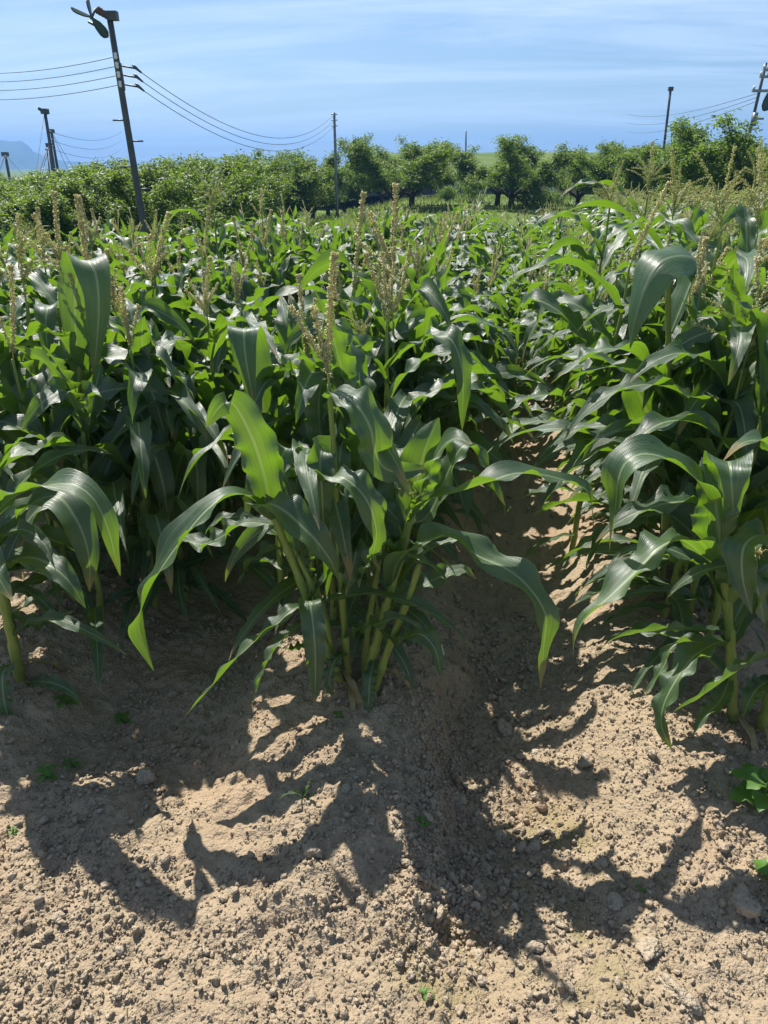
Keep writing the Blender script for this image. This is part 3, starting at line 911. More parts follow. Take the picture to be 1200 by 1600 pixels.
Tt = np.arange(n)[:, None] * 3 + [0, 1, 2]
for flag, nm, mt in ((~dry, 'grass', M_GRASS), (dry, 'dry_grass', M_DRYGRASS)):
    vv = V.reshape(-1, 3, 3)[flag].reshape(-1, 3)
    tag(obj(nm, mesh(nm, vv, np.arange(len(vv)).reshape(-1, 3), mt)), ('tufts of green grass between the corn and the orchard', 'tufts of dry tan grass at the far field edge')[nm == 'dry_grass'], 'grass', kind='stuff')

# ------------------------------------------------------------------ corn
def unit(a):
    return a / (np.linalg.norm(a, axis=-1, keepdims=True) + 1e-12)


WPROF = ([0, .04, .12, .28, .45, .65, .82, .93, 1.0], [.42, .50, .72, .97, 1.0, .84, .52, .24, .015])


def ribbon(C, S, W, cols, rg, curl0=1.7, curl1=0.30, wave=0.16, freq=5.0, fold=0.22, wprof=WPROF):
    """a leaf blade along the centre line C with side vectors S; W half width. Returns V, Q, UV"""
    n = len(C); v = np.linspace(0, 1, n)
    T = unit(np.gradient(C, axis=0)); S = unit(S - T * np.sum(S * T, 1)[:, None]); Nn = np.cross(T, S)
    wd = W * np.interp(v, *wprof)
    curl = curl1 + (curl0 - curl1) * np.exp(-v / 0.07)
    c = np.linspace(-1, 1, cols)
    th = c[None] * curl[:, None]
    lat = np.sin(th) / curl[:, None] * wd[:, None]
    up = (1 - np.cos(th)) / curl[:, None] * wd[:, None]
    up = up + np.abs(c)[None] ** 1.2 * fold * wd[:, None] * np.interp(v, [0, .3, .8, 1], [.4, 1, .8, .3])[:, None]
    env = np.interp(v, [0, .08, .25, .7, .95, 1], [0, .2, 1, 1, .6, 0])
    ph = rg.uniform(0, 6.28, 4); fr = freq * rg.uniform(.8, 1.25, 2)
    wl_ = np.sin(2 * math.pi * fr[0] * v + ph[0] + 1.2 * np.sin(2 * math.pi * 1.3 * v + ph[2]))
    wr_ = np.sin(2 * math.pi * fr[1] * v + ph[1] + 1.2 * np.sin(2 * math.pi * 1.1 * v + ph[3]))
    wv = np.where(c[None] < 0, wl_[:, None], wr_[:, None]) * (np.abs(c)[None] ** 2.2) * env[:, None] * wave * wd[:, None] * 2
    up = up + wv
    V = C[:, None] + S[:, None] * lat[..., None] + Nn[:, None] * up[..., None]
    i = np.arange(n - 1)[:, None] * cols + np.arange(cols - 1)[None]
    Q = np.stack([i, i + cols, i + cols + 1, i + 1], -1).reshape(-1, 4)
    uv = np.stack(np.broadcast_arrays(np.linspace(0, 1, cols)[None], v[:, None]), -1).reshape(-1, 2)
    return V.reshape(-1, 3), Q, uv


def gen_leaf(kind, seed):
    """a leaf growing from the origin towards +X, as (V, Q, uv) in two finenesses"""
    rg = np.random.default_rng(seed)
    n = 26; v = np.linspace(0, 1, n)
    if kind == 'low': L_, W_, e0, e1, p_ = rg.uniform(.34, .52), rg.uniform(.020, .030), R(rg.uniform(20, 50)), R(rg.uniform(-75, -40)), rg.uniform(.8, 1.4)
    elif kind == 'mid': L_, W_, e0, e1, p_ = rg.uniform(.62, .88), rg.uniform(.040, .054), R(rg.uniform(50, 70)), R(rg.uniform(-88, -40)), rg.uniform(1.0, 1.8)
    elif kind == 'top': L_, W_, e0, e1, p_ = rg.uniform(.50, .74), rg.uniform(.037, .050), R(rg.uniform(45, 74)), R(rg.uniform(-88, -25)), rg.uniform(1.0, 1.9)
    else: L_, W_, e0, e1, p_ = rg.uniform(.38, .55), rg.uniform(.042, .052), R(rg.uniform(74, 84)), R(rg.uniform(-10, 65)), rg.uniform(1.4, 2.6)
    e = e0 + (e1 - e0) * v ** p_
    if rg.random() < .4 and kind != 'low':      # a kink where the blade buckles
        k0 = rg.uniform(.3, .62); e = e - R(rg.uniform(20, 70)) * ss(k0 - .06, k0 + .06, v)
        e = np.maximum(e, R(-88))
    az = np.cumsum(rg.normal(0, .035, n)) + rg.normal(0, .35) * v ** 2
    d = np.stack([np.cos(e) * np.cos(az), np.cos(e) * np.sin(az), np.sin(e)], 1)
    C = np.vstack([[0, 0, 0], np.cumsum(d[:-1] * L_ / (n - 1), 0)])
    S0 = np.stack([-np.sin(az), np.cos(az), az * 0], 1)
    T = unit(np.gradient(C, axis=0)); Nn = np.cross(T, S0)
    ro = rg.normal(0, .55) * v ** 1.3 + (rg.normal(0, .7) * v ** 3)
    S = S0 * np.cos(ro)[:, None] + Nn * np.sin(ro)[:, None]
    a = ribbon(C, S, W_, 7, np.random.default_rng(seed + 1), wave=rg.uniform(.15, .30), freq=rg.uniform(3.5, 6.0))
    j = np.linspace(0, n - 1, 9).round().astype(int)
    g = a[0].reshape(n, 7, 3)[j][:, [0, 2, 3, 4, 6]]; u = a[2].reshape(n, 7, 2)[j][:, [0, 2, 3, 4, 6]]
    i = np.arange(8)[:, None] * 5 + np.arange(4)[None]
    q = np.stack([i, i + 5, i + 6, i + 1], -1).reshape(-1, 4)
    return a, (g.reshape(-1, 3), q, u.reshape(-1, 2))


POOL = {k: [gen_leaf(k, 1000 * j + 7 * q) for q in range(c)] for j, (k, c) in enumerate((('low', 10), ('mid', 28), ('top', 16), ('whorl', 10)))}
POOL_ME = {k: [mesh('leaf', *l[0][:2], M_LEAF, l[0][2]) for l in v] for k, v in POOL.items()}


def gen_tassel(seed, style, coarse=False):
    """style 0: slim, tan, few upright branches; 1: open, yellow green, many branches"""
    rg = np.random.default_rng(seed); m = MB()
    def spike(P, r, dens, sl):
        if coarse:
            k = 8; Pi = np.stack([np.interp(np.linspace(0, 1, k), np.linspace(0, 1, len(P)), P[:, a]) for a in range(3)], 1)
            m.tube(Pi, r * .95 * np.r_[.35, rg.uniform(.8, 1.3, k - 2), .4], 4); return
        m.tube(P, np.linspace(r * .55, r * .25, len(P)), 5)
        seg = np.linalg.norm(np.diff(P, axis=0), axis=1).sum(); n = int(seg * dens)
        tt = rg.uniform(.10, 1, n); tt[: n // 12] = rg.uniform(.95, 1, n // 12)
        c = np.stack([np.interp(tt, np.linspace(0, 1, len(P)), P[:, a]) for a in range(3)], 1)
        ti = np.minimum((tt * (len(P) - 1)).astype(int), len(P) - 2); Tn = unit(np.diff(P, axis=0))[ti]
        sd = unit(np.cross(Tn, rg.normal(0, 1, (n, 3))))
        dr = unit(Tn * rg.uniform(.3, 1.3, (n, 1)) + sd * rg.uniform(.5, 1.0, (n, 1)) - np.array([0, 0, 1]) * rg.uniform(0, .6, (n, 1)))
        l = sl * rg.uniform(.7, 1.3, (n, 1)); c = c + sd * r * .5
        u_ = unit(np.cross(dr, rg.normal(0, 1, (n, 3)))); w_ = np.cross(dr, u_); h = l * .24
        V = np.stack([c, c + dr * l * .5 + u_ * h, c + dr * l * .5 + w_ * h - u_ * h * .5, c + dr * l * .5 - w_ * h - u_ * h * .5, c + dr * l], 1).reshape(-1, 3)
        b = np.arange(n)[:, None] * 5
        m.add(V, T=np.vstack([b + q for q in ([0, 2, 1], [0, 3, 2], [0, 1, 3], [4, 1, 2], [4, 2, 3], [4, 3, 1])]))
    Lc = rg.uniform(.28, .40) if style == 0 else rg.uniform(.24, .32)
    v = np.linspace(0, 1, 8)[:, None]; lean = rg.normal(0, .06, 2)
    P = np.hstack([v ** 1.5 * lean[0], v ** 1.5 * lean[1], v * Lc])
    spike(P, .0062 if style == 0 else .0052, 1500 if style == 0 else 900, .0105 if style == 0 else .008)
    nb_ = rg.integers(0, 5) if style == 0 else rg.integers(9, 15)
    for k in range(nb_):
        z0 = rg.uniform(.02, .10) if style == 0 else rg.uniform(.02, .15)
        L_ = rg.uniform(.12, .20); a = rg.uniform(0, 6.28); e0 = R(rg.uniform(48, 76) if style == 0 else rg.uniform(30, 70))
        e = e0 - (0 if style == 0 else rg.uniform(.2, 1.0)) * v[:, 0] + rg.normal(0, .1)
        d_ = np.stack([np.cos(e) * math.cos(a), np.cos(e) * math.sin(a), np.sin(e)], 1) * L_ / 7
        P = np.array([0, 0, z0]) + np.vstack([[0, 0, 0], np.cumsum(d_[:-1], 0)])
        spike(P, .0046 if style == 0 else .0032, 1100 if style == 0 else 620, .0095 if style == 0 else .0078)
    return m


TAS = [(gen_tassel(50 + k, s), s, gen_tassel(50 + k, s, True)) for k, s in enumerate((0, 0, 0, 0, 0, 1, 1, 1, 1))]
TAS_ME = [t[0].me('tassel', M_TAS[t[1]]) for t in TAS]
TAS_LO = [t[2] for t in TAS]


def gen_stalk(P, r0, r1, node_z):
    """stem with nodes and the leaf sheaths clasping it"""
    n = 60; v = np.linspace(0, 1, n)
    C = np.stack([np.interp(v, np.linspace(0, 1, len(P)), P[:, a]) for a in range(3)], 1)
    r = r0 + (r1 - r0) * v
    for z in node_z:
        f = (z - P[0][2]) / max(P[-1][2] - P[0][2], 1e-6)
        r = r * (1 + .16 * np.exp(-((v - f) / .006) ** 2))
        r = r * (1 + .20 * ss(f - .10, f - .01, v) * (1 - ss(f - .004, f + .004, v)))
    m = MB(); m.tube(C, r, 8)
    return m


def gen_ear():
    m = MB(); k = np.linspace(0, 1, 9)
    m.tube(np.stack([k * .05, k * 0, k * .17], 1), np.array([.010, .017, .021, .023, .022, .020, .016, .010, .004]), 9)
    s = MB(); rg = np.random.default_rng(5)
    for q in range(14):
        d = rg.normal(0, .018, 2); s.tube(np.array([[.05, 0, .165], [.055 + d[0] * .5, d[1] * .5, .19], [.065 + d[0], d[1], .185 - rg.uniform(0, .03)]]), [.0015, .0012, .0006], 3, False)
    return m.me('ear', M_HUSK), s.me('silk', M_SILK)


EAR_ME, SILK_ME = gen_ear()


def make_spec(seed, tall=1.12, tass=True, style=None):
    r = random.Random(seed); sp_ = {'leaves': [], 'tassel': None, 'ears': []}
    Hs = tall * r.uniform(.94, 1.06)
    lean = (r.gauss(0, .04), r.gauss(0, .04))
    k = np.linspace(0, 1, 10)
    P = np.stack([lean[0] * k ** 1.4 + .006 * np.sin(k * 25), lean[1] * k ** 1.4, -.06 + (Hs + .06) * k], 1)
    def pos(z):
        return np.array([np.interp(z, P[:, 2], P[:, a]) for a in (0, 1)] + [z])
    zs = list(np.linspace(.07, Hs * .97, 13)); az0 = r.uniform(0, 6.28); nodes = []
    for q, z in enumerate(zs):
        f = z / Hs
        kd = 'low' if f < .24 else ('mid' if f < .72 else 'top')
        if not tass and f > .80: kd = 'whorl'
        z = z + r.uniform(-.02, .02); nodes.append(z)
        idx = r.randrange(len(POOL[kd])); s_ = r.uniform(.88, 1.1)
        sp_['leaves'].append((kd, idx, pos(z), az0 + q * math.pi + r.gauss(0, .42), r.gauss(0, .08), s_))
    if not tass:
        for q in range(2):
            sp_['leaves'].append(('whorl', r.randrange(len(POOL['whorl'])), pos(Hs * .97), r.uniform(0, 6.28), 0, r.uniform(.7, .95)))
    for q in range(r.choice([1, 2, 2])):         # tillers' leaves round the foot
        a = r.uniform(0, 6.28); sp_['leaves'].append(('low', r.randrange(len(POOL['low'])), np.array([.04 * math.cos(a), .04 * math.sin(a), r.uniform(.08, .22)]), a, 0, r.uniform(.9, 1.3)))
    top_ = P[-1]
    if tass:
        pk = P.copy(); extra = np.array([[top_[0], top_[1], Hs + .15]]); P2 = np.vstack([pk, extra])
        st = style if style is not None else (0 if r.random() < .78 else 1)
        ids = [i for i, t in enumerate(TAS) if t[1] == st]
        sp_['tassel'] = (r.choice(ids), np.array([top_[0], top_[1], Hs + .14]), r.uniform(0, 6.28), (r.gauss(0, .09), r.gauss(0, .09)), r.uniform(.75, 1.15))
    else:
        P2 = P
    if r.random() < .6:
        a = az0 + r.choice([0, math.pi]) + .3; sp_['ears'].append((pos(Hs * .48), a))
    sp_['stalk'] = gen_stalk(P2, .0125, .0048 if tass else .007, nodes)
    sp_['stalk_me'] = sp_['stalk'].me('stalk', M_STALK)
    sp_['top'] = P2[-1]
    sp_['style'] = None if not tass else TAS[sp_['tassel'][0]][1]
    return sp_


def xf(V, loc, az, tilt, s):
    c, s_ = math.cos(az), math.sin(az); V = V * s
    ct, st = math.cos(tilt), math.sin(tilt)
    V = np.stack([V[:, 0], V[:, 1] * ct - V[:, 2] * st, V[:, 1] * st + V[:, 2] * ct], 1)
    return np.stack([V[:, 0] * c - V[:, 1] * s_, V[:, 0] * s_ + V[:, 1] * c, V[:, 2]], 1) + loc


SPECS = [make_spec(300 + q, 0.88, q % 3 != 2) for q in range(18)]
for s_ in SPECS:
    for lod in (0, 1):
        m = MB()
        for kd, idx, loc, az, tl, sca in s_['leaves']:
            V, Q, u = POOL[kd][idx][lod]; m.add(xf(V, loc, az, tl, sca), Q, uv=u)
        s_['fol%d' % lod] = m
    s_['fol_me'] = s_['fol0'].me('foliage', M_LEAF)


def corn(loc, rz, s, spec, full, label, group):
    o = empty('corn_plant', loc, rz, s); tag(o, label, 'corn plant', group)
    obj('stalk', spec['stalk_me'], o)
    if full:
        for kd, idx, l, az, tl, sca in spec['leaves']:
            obj('leaf', POOL_ME[kd][idx], o, l, (tl, 0, az), sca)
        for l, a in spec['ears']:
            e = obj('ear', EAR_ME, o, l, (0, 0, a)); obj('silk', SILK_ME, e)
    else:
        obj('foliage', spec['fol_me'], o)
    if spec['tassel']:
        i_, l, a, tl, sca = spec['tassel']
        obj('tassel', TAS_ME[i_], o, l, (tl[0], tl[1], a), sca)
    return o


ROWNAME = {0: 'row left of the bare furrow', 1: 'row right of the bare furrow'}
for _k, _o in ((1, 'second'), (2, 'third'), (3, 'fourth'), (4, 'fifth')):
    ROWNAME[-_k] = _o + ' row left of the furrow'; ROWNAME[1 + _k] = _o + ' row right of the furrow'
ROWNAME[-5] = 'sixth row left of the furrow'
START = {0: 2.38, 1: 2.15, -1: 2.0}
spots = []
for k in range(-5, 6):
    xr = ROW0 + ROW_D * k
    for ln_ in (-1, 0, 1):
        y = START.get(k, 1.2) + rnd.uniform(0, .12) + .13 * (ln_ + 1) * (1 if k else .7)
        while y < 18:
            x = xr + ln_ * .19 + rnd.gauss(0, .04) + (.22 * max(0, min(1, (y - 3.6) / 2)) if (k, ln_) == (0, 1) else 0) - (.25 * max(0, min(1, (y - 3.8) / 2)) if (k, ln_) == (1, -1) else 0) + (.07 if k == -1 else 0) + (.2 if (k, ln_) == (1, -1) and y < 4.6 else 0) - (.1 if (k, ln_) == (0, 1) and y < 4.2 else 0); yy = y + rnd.gauss(0, .03)
            y += rnd.uniform(.25, .34)
            if yy > float(field_edge(np.array(x))): break
            vis = False
            for zz in (0.1, .6, 1.1, 1.4):
                u_, v_, dd = to_px((x, yy, zz))
                if dd > .2 and -230 / (dd ** .5) - 60 < u_ < 1200 + 60 + 150 / (dd ** .5) and v_ < 1700: vis = True
            if vis: spots.append((k, x, yy))
spots.sort(key=lambda q: math.hypot(q[1], q[2]))
print('corn spots', len(spots))
N_IND, N_FULL = 268, 120
cnt = {}
order = {}
for i_, (k, x, y) in enumerate(sorted(spots, key=lambda q: (q[0], q[2]))):
    cnt[k] = cnt.get(k, 0) + 1; order[(k, x, y)] = cnt[k] + {0: 7, 1: 3, -1: 6}.get(k, 0)
far_L, far_S, far_T = MB(), MB(), [MB(), MB()]
for i_, (k, x, y) in enumerate(spots):
    d = math.hypot(x, y)
    gap = -0.25 < x < 1.15 and y > 3.6       # lower, younger plants either side of the furrow farther on
    s = rnd.uniform(.92, 1.08) * (0.82 if gap else 1.0) * (1.06 if x > 1.4 else 1.0)
    if x < -0.2: s *= .96
    s *= 1 - .08 * min(1, max(0, (y - 3.5) / 4))
    cand = SPECS
    if gap: cand = [q for q in SPECS if q['style'] != 1]
    elif x < .4: cand = [q for q in SPECS if (q['style'] is None) or (q['style'] == 0 and rnd.random() < (.75 if y < 5 else .45)) or (q['style'] == 1 and rnd.random() < .12)]
    elif x > 1.2 and y > 3 and rnd.random() < .55: cand = [q for q in SPECS if q['style'] == 1]
    spec = cand[rnd.randrange(len(cand))]
    rz = rnd.uniform(0, 6.28); z = gz((x, y)) - .01
    if i_ < N_IND:
        ap = 'corn plant without a tassel' if spec['tassel'] is None else ('corn plant with slim tan tassel' if spec['style'] == 0 else 'corn plant with open yellow-green tassel')
        corn((x, y, z), rz, s, spec, i_ < N_FULL, '%s, %s from the front, %s' % (ap, ORD[order[(k, x, y)]], ROWNAME[k]), 'corn plants in the field rows')
    else:
        loc = np.array([x, y, z])
        q = spec['fol1']; far_L.add(xf(np.vstack(q.V), loc, rz, 0, s), np.vstack(q.Q), uv=np.vstack(q.U))
        ms = MB(); ms.tube(np.array([[0, 0, 0], [0, 0, .5], [spec['top'][0], spec['top'][1], spec['top'][2]]]), [.012, .009, .006], 5, False); far_S.add(xf(np.vstack(ms.V), loc, rz, 0, s), np.vstack(ms.Q))
        if spec['tassel']:
            ti, l, a, tl, sca = spec['tassel']; q = TAS_LO[ti]
            V = xf(xf(np.vstack(q.V), l, a, tl[0], sca), loc, rz, 0, s); far_T[spec['style']].add(V, np.vstack(q.Q), np.vstack(q.T))
TALLS = []


def tall_corn(px_, py_, y, style, seed, label):
    t_ = at_y(px_, py_, y); g_ = gz(t_)
    sp_ = make_spec(seed, max(.6, t_[2] - g_ - .14), True, style)
    off = sp_['tassel'][1]
    o = corn((t_[0] - off[0], t_[1] - off[1], g_ - .01), 0, 1.0, sp_, True, label, 'corn plants in the field rows')
    return o


for a_ in ((1132, 335, 3.2, 1, 1, 'tallest pale green open tassel at the right, corn plant with thick upper stem'), (1050, 345, 3.7, 1, 2, 'corn plant with open pale tassel, left of the tallest right-hand tassel'),
           (952, 330, 4.3, 1, 3, 'corn plant with broom shaped yellow-green tassel before the right-hand trees'), (1188, 345, 3.5, 1, 4, 'corn plant with open pale tassel at the upper right picture edge'),
           (1085, 330, 4.9, 1, 5, 'corn plant with open pale tassel, behind the tallest right-hand tassel'), (1010, 320, 5.4, 1, 21, 'corn plant with open pale tassel beyond the broom shaped one'), (1172, 320, 4.8, 1, 22, 'second row corn plant with open pale tassel at the far right'),
           (612, 445, 2.95, 0, 6, 'tall corn plant with forked candelabra tassel, right behind the middle clump'), (553, 470, 3.1, 0, 7, 'tall corn plant with one straight spike, just left of the candelabra tassel'),
           (240, 470, 3.0, 0, 8, 'tall corn plant with slim spike, on the left in front of the big fan pole'), (150, 470, 2.75, 0, 9, 'tall corn plant with leaning tan spike, left of the big fan pole foot'),
           (100, 455, 2.9, 0, 10, 'tall corn plant with greenish upright spike near the left edge'), (335, 345, 5.6, 1, 11, 'corn plant with branched tassel standing before the pipe rack'),
           (410, 345, 5.9, 0, 12, 'corn plant with tall slim spike right of the pipe rack'), (980, 440, 3.1, 0, 13, 'corn plant with short brown spikes left of the big folded leaf'),
           (1188, 470, 2.45, 0, 14, 'corn plant with thick tan spike at the right picture edge'), (690, 400, 4.4, 0, 15, 'corn plant with clustered tan spikes left of the furrow, midfield')):
    tall_corn(*a_[:4], 7000 + a_[4], a_[5])
if far_L.n:
    fc = empty('far_corn'); tag(fc, 'distant mass of corn plants at the back of the field', 'corn', kind='stuff')
    tag(obj('foliage', far_L.me('foliage', M_LEAF), fc), kind='stuff'); tag(obj('stalks', far_S.me('stalks', M_STALK), fc), kind='stuff')
    for st in (0, 1):
        if far_T[st].n: tag(obj('tassels', far_T[st].me('tassels', M_TAS[st]), fc), kind='stuff')


for x_, y_, z_s, sd, tz, lb in ((-1.42, 2.06, .84, 7101, False, 'leafy corn plant without a tassel at the lower left, right of the corner stalk'), (-1.26, 2.45, .92, 7102, False, 'corn plant leaning over the left furrow, no tassel'),
                                (-1.22, 2.85, .95, 7103, True, 'corn plant at the left furrow edge with a short tassel'), (-.52, 2.14, .80, 7104, False, 'short corn plant close behind the middle clump, left side'),
                                (-.36, 2.16, .80, 7105, False, 'short corn plant close behind the middle clump, right side'), (-.70, 2.55, .86, 7106, False, 'corn plant at the right edge of the left furrow behind the middle clump')):
    corn((x_, y_, gz((x_, y_)) - .01), rnd.uniform(0, 6.28), 1.0, make_spec(sd, z_s, tz, 0), True, lb, 'corn plants in the field rows')


# ---- the plants at the front, leaf by leaf
def catmull(P, n):
    P = np.asarray(P, float); Pp = np.vstack([2 * P[0] - P[1], P, 2 * P[-1] - P[-2]])
    seg = np.r_[0, np.cumsum(np.linalg.norm(np.diff(P, axis=0), axis=1))]; t = np.linspace(0, seg[-1], n)
    o = []
    for q in t:
        i = min(np.searchsorted(seg, q, 'right') - 1, len(P) - 2); u = (q - seg[i]) / (seg[i + 1] - seg[i] + 1e-9)
        a, b, c, d = Pp[i:i + 4]
        o.append(.5 * ((2 * b) + (-a + c) * u + (2 * a - 5 * b + 4 * c - d) * u * u + (-a + 3 * b - 3 * c + d) * u ** 3))
    return np.array(o)


def front_leaf(parent, org, pts, W_, roll=(0, 0), seed=0, wave=.16, freq=5, flip=False, curl0=1.2, fold=.22, wprof=WPROF, face=False):
    """pts: (px, py, y) along the midrib; roll: turn of the blade about its midrib at base and tip, degrees"""
    P = np.array([at_y(*q) for q in pts]) - org
    n = 40; C = catmull(P, n); T = unit(np.gradient(C, axis=0)); v = np.linspace(0, 1, n)
    S = np.zeros((n, 3)); Sp = None
    for i in range(n):
        h = np.cross([0, 0, 1.0], T[i])
        if Sp is None: s_ = h if np.linalg.norm(h) > .05 else np.array([0, 1.0, 0])
        else:
            s_ = Sp - T[i] * (Sp @ T[i])
            nh = np.linalg.norm(h)
            if nh > .25:
                h = h / nh
                if h @ s_ > 0: s_ = s_ * .85 + h * .15
        if face: s_ = _rt - T[i] * (_rt @ T[i])
        Sp = s_ / np.linalg.norm(s_); S[i] = Sp
    Nn = np.cross(T, S)
    rr = np.radians(np.interp(v, np.linspace(0, 1, len(roll)), roll))
    S = S * np.cos(rr)[:, None] + Nn * np.sin(rr)[:, None]
    V, Q, uv = ribbon(C, S, W_ * 1.18, 9, np.random.default_rng(900 + seed), curl0, .28, wave * 1.5, freq, fold, wprof)
    return obj('leaf', mesh('leaf', V, Q, M_LEAF, uv), parent)


def front_plant(base_px, stem_px, label, r=(.0135, .007), tassel=None, group='corn plants in the field rows', y0=None):
    y = base_px[2]
    b = at_y(*base_px); b[2] = gz(b) - .02
    o = empty('corn_plant', b); tag(o, label, 'corn plant', group)
    P = [np.array([0, 0, -.05]), np.zeros(3)] + [at_y(*q) - b for q in stem_px]
    P = catmull(np.array(P), 14)
    nz = list(np.linspace(.08, P[-1][2] * .95, 8))
    obj('stalk', gen_stalk(P, r[0], r[1], nz).me('stalk', M_STALK), o)
    return o, b


Y = 1.80
# middle clump: the tasselled stalk, the left-leaning stalk, the right-leaning stalk
pa, oa = front_plant((545, 1072, Y), [(532, 900, Y), (525, 760, Y), (514, 600, Y + .02)], 'tasselled corn plant at the front of the middle clump, straight stalk', (.0125, .0055))
tt = at_y(514, 612, Y + .02) - oa
obj('tassel', gen_tassel(781, 0).me('tassel', M_TAS[0]), pa, tt, (-.03, -.06, 1.0), 1.05)
m_ = MB(); _t = gen_tassel(778, 0)
front_leaf(pa, oa, [(512, 622, Y), (530, 614, Y - .03), (556, 632, Y - .08), (578, 668, Y - .10), (588, 712, Y - .1), (610, 736, Y - .1), (660, 733, Y - .08), (668, 728, Y - .05)], .040, (0, 20, 50, 60), 1, .14)
front_leaf(pa, oa, [(526, 762, Y), (503, 752, Y - .05), (535, 746, Y - .10), (572, 780, Y - .13), (588, 830, Y - .13), (583, 870, Y - .12), (594, 890, Y - .12)], .036, (0, 30, 30), 2, .12)
front_leaf(pa, oa, [(524, 740, Y), (505, 700, Y + .02), (500, 720, Y - .03), (503, 770, Y - .05), (506, 830, Y - .05)], .034, (0, 0, 10), 3, .14)
front_leaf(pa, oa, [(536, 900, Y), (545, 870, Y - .03), (556, 862, Y - .06), (548, 900, Y - .08), (540, 930, Y - .07)], .026, (0, 10), 4, .2)
front_leaf(pa, oa, [(533, 860, Y), (560, 830, Y + .06), (590, 800, Y + .1), (620, 810, Y + .08), (640, 850, Y + .04)], .036, (0, -20), 5, .2)
front_leaf(pa, oa, [(538, 1000, Y), (560, 985, Y - .04), (590, 975, Y - .1), (625, 965, Y - .13), (655, 980, Y - .16)], .024, (0, 25), 6, .2)
front_leaf(pa, oa, [(541, 1020, Y), (525, 1030, Y - .06), (515, 1060, Y - .10), (520, 1092, Y - .12)], .020, (0, 20), 7, .2)

pb, ob = front_plant((535, 1065, Y - .02), [(500, 990, Y - .03), (462, 890, Y - .03), (425, 800, Y - .02), (408, 760, Y)], 'corn plant leaning left out of the middle clump, no tassel', (.014, .010))
front_leaf(pb, ob, [(424, 800, Y - .02), (412, 742, Y - .03), (396, 690, Y - .05), (374, 645, Y - .06), (358, 628, Y - .07), (340, 640, Y - .08), (322, 668, Y - .08)], .050, (0, 0, 0), 11, .10, 4, curl0=.9, face=True)
front_leaf(pb, ob, [(414, 800, Y - .02), (392, 778, Y - .05), (362, 772, Y - .10), (325, 795, Y - .16), (285, 842, Y - .22), (245, 900, Y - .27), (222, 950, Y - .29), (216, 975, Y - .29), (226, 1010, Y - .29), (240, 1048, Y - .29)], .050, (0, 10, 10, 30), 12, .09, 4, curl0=.9)
front_leaf(pb, ob, [(424, 815, Y - .02), (400, 795, Y - .07), (430, 790, Y - .13), (480, 830, Y - .16), (516, 875, Y - .16), (528, 905, Y - .15)], .046, (0, 20, 40), 13, .08)
front_leaf(pb, ob, [(425, 805, Y), (432, 740, Y + .03), (447, 700, Y + .06), (440, 720, Y + .1), (452, 760, Y + .05), (470, 800, Y + .02)], .034, (0, 30, 50), 14, .18)
front_leaf(pb, ob, [(432, 820, Y), (380, 818, Y - .02), (340, 842, Y - .03), (310, 850, Y), (285, 835, Y + .03), (262, 850, Y + .05)], .030, (0, -20, 30), 15, .2)
front_leaf(pb, ob, [(482, 950, Y - .04), (462, 950, Y - .10), (425, 982, Y - .17), (380, 1018, Y - .24), (335, 1068, Y - .31), (290, 1118, Y - .36)], .030, (0, 35, 40), 16, .10, 5)
front_leaf(pb, ob, [(486, 955, Y - .04), (484, 940, Y - .12), (490, 985, Y - .18), (493, 1040, Y - .21), (492, 1100, Y - .24)], .030, (0, 0, 10), 17, .10, 6)
front_leaf(pb, ob, [(470, 975, Y - .03), (440, 1000, Y - .10), (415, 1040, Y - .17), (398, 1085, Y - .22), (384, 1114, Y - .24)], .022, (0, 45, 45), 18, .12)
front_leaf(pb, ob, [(500, 1010, Y - .03), (475, 1010, Y - .07), (455, 1015, Y - .12), (438, 1012, Y - .15)], .016, (0, 10), 19, .15)
front_leaf(pb, ob, [(448, 870, Y - .02), (462, 850, Y + .03), (475, 880, Y + .05), (480, 930, Y + .03)], .030, (0, 30), 20, .18)

pc, oc = front_plant((570, 1078, Y - .02), [(592, 990, Y - .02), (617, 900, Y - .02), (635, 830, Y - .01), (648, 780, Y)], 'corn plant leaning right out of the middle clump, young tassel showing', (.015, .011))
front_leaf(pc, oc, [(645, 800, Y), (655, 735, Y + .01), (668, 690, Y + .02), (686, 652, Y + .04)], .052, (0, 0), 31, .08, 4, curl0=1.0, face=True)
front_leaf(pc, oc, [(648, 800, Y - .01), (668, 745, Y - .02), (690, 700, Y - .03), (714, 685, Y - .05), (738, 694, Y - .08)], .046, (10, 20, 30), 32, .10, 4, curl0=1.0)
front_leaf(pc, oc, [(640, 815, Y - .02), (668, 782, Y - .06), (712, 770, Y - .08), (758, 755, Y - .05), (805, 740, Y), (850, 742, Y + .05), (900, 757, Y + .1), (922, 775, Y + .1), (927, 838, Y + .1)], .036, (10, -10, 20, 0), 33, .12, 4, curl0=.9)
front_leaf(pc, oc, [(612, 915, Y - .03), (622, 878, Y - .09), (655, 850, Y - .11), (705, 838, Y - .10), (745, 868, Y - .11), (790, 888, Y - .14), (826, 918, Y - .17), (852, 960, Y - .19), (850, 1005, Y - .20), (844, 1075, Y - .22)], .044, (20, 15, 20, 40), 34, .13, 5, curl0=.9)
front_leaf(pc, oc, [(640, 820, Y), (672, 800, Y + .08), (720, 700, Y + .12), (752, 720, Y + .14), (790, 792, Y + .12)], .036, (0, 20), 35, .14)
front_leaf(pc, oc, [(598, 960, Y - .03), (630, 930, Y), (680, 905, Y + .03), (720, 890, Y + .05), (745, 905, Y + .06)], .030, (0, 30), 36, .16)
front_leaf(pc, oc, [(595, 985, Y - .03), (625, 1000, Y - .08), (655, 990, Y - .12), (680, 1015, Y - .15), (690, 1060, Y - .17)], .026, (0, 40), 37, .2)
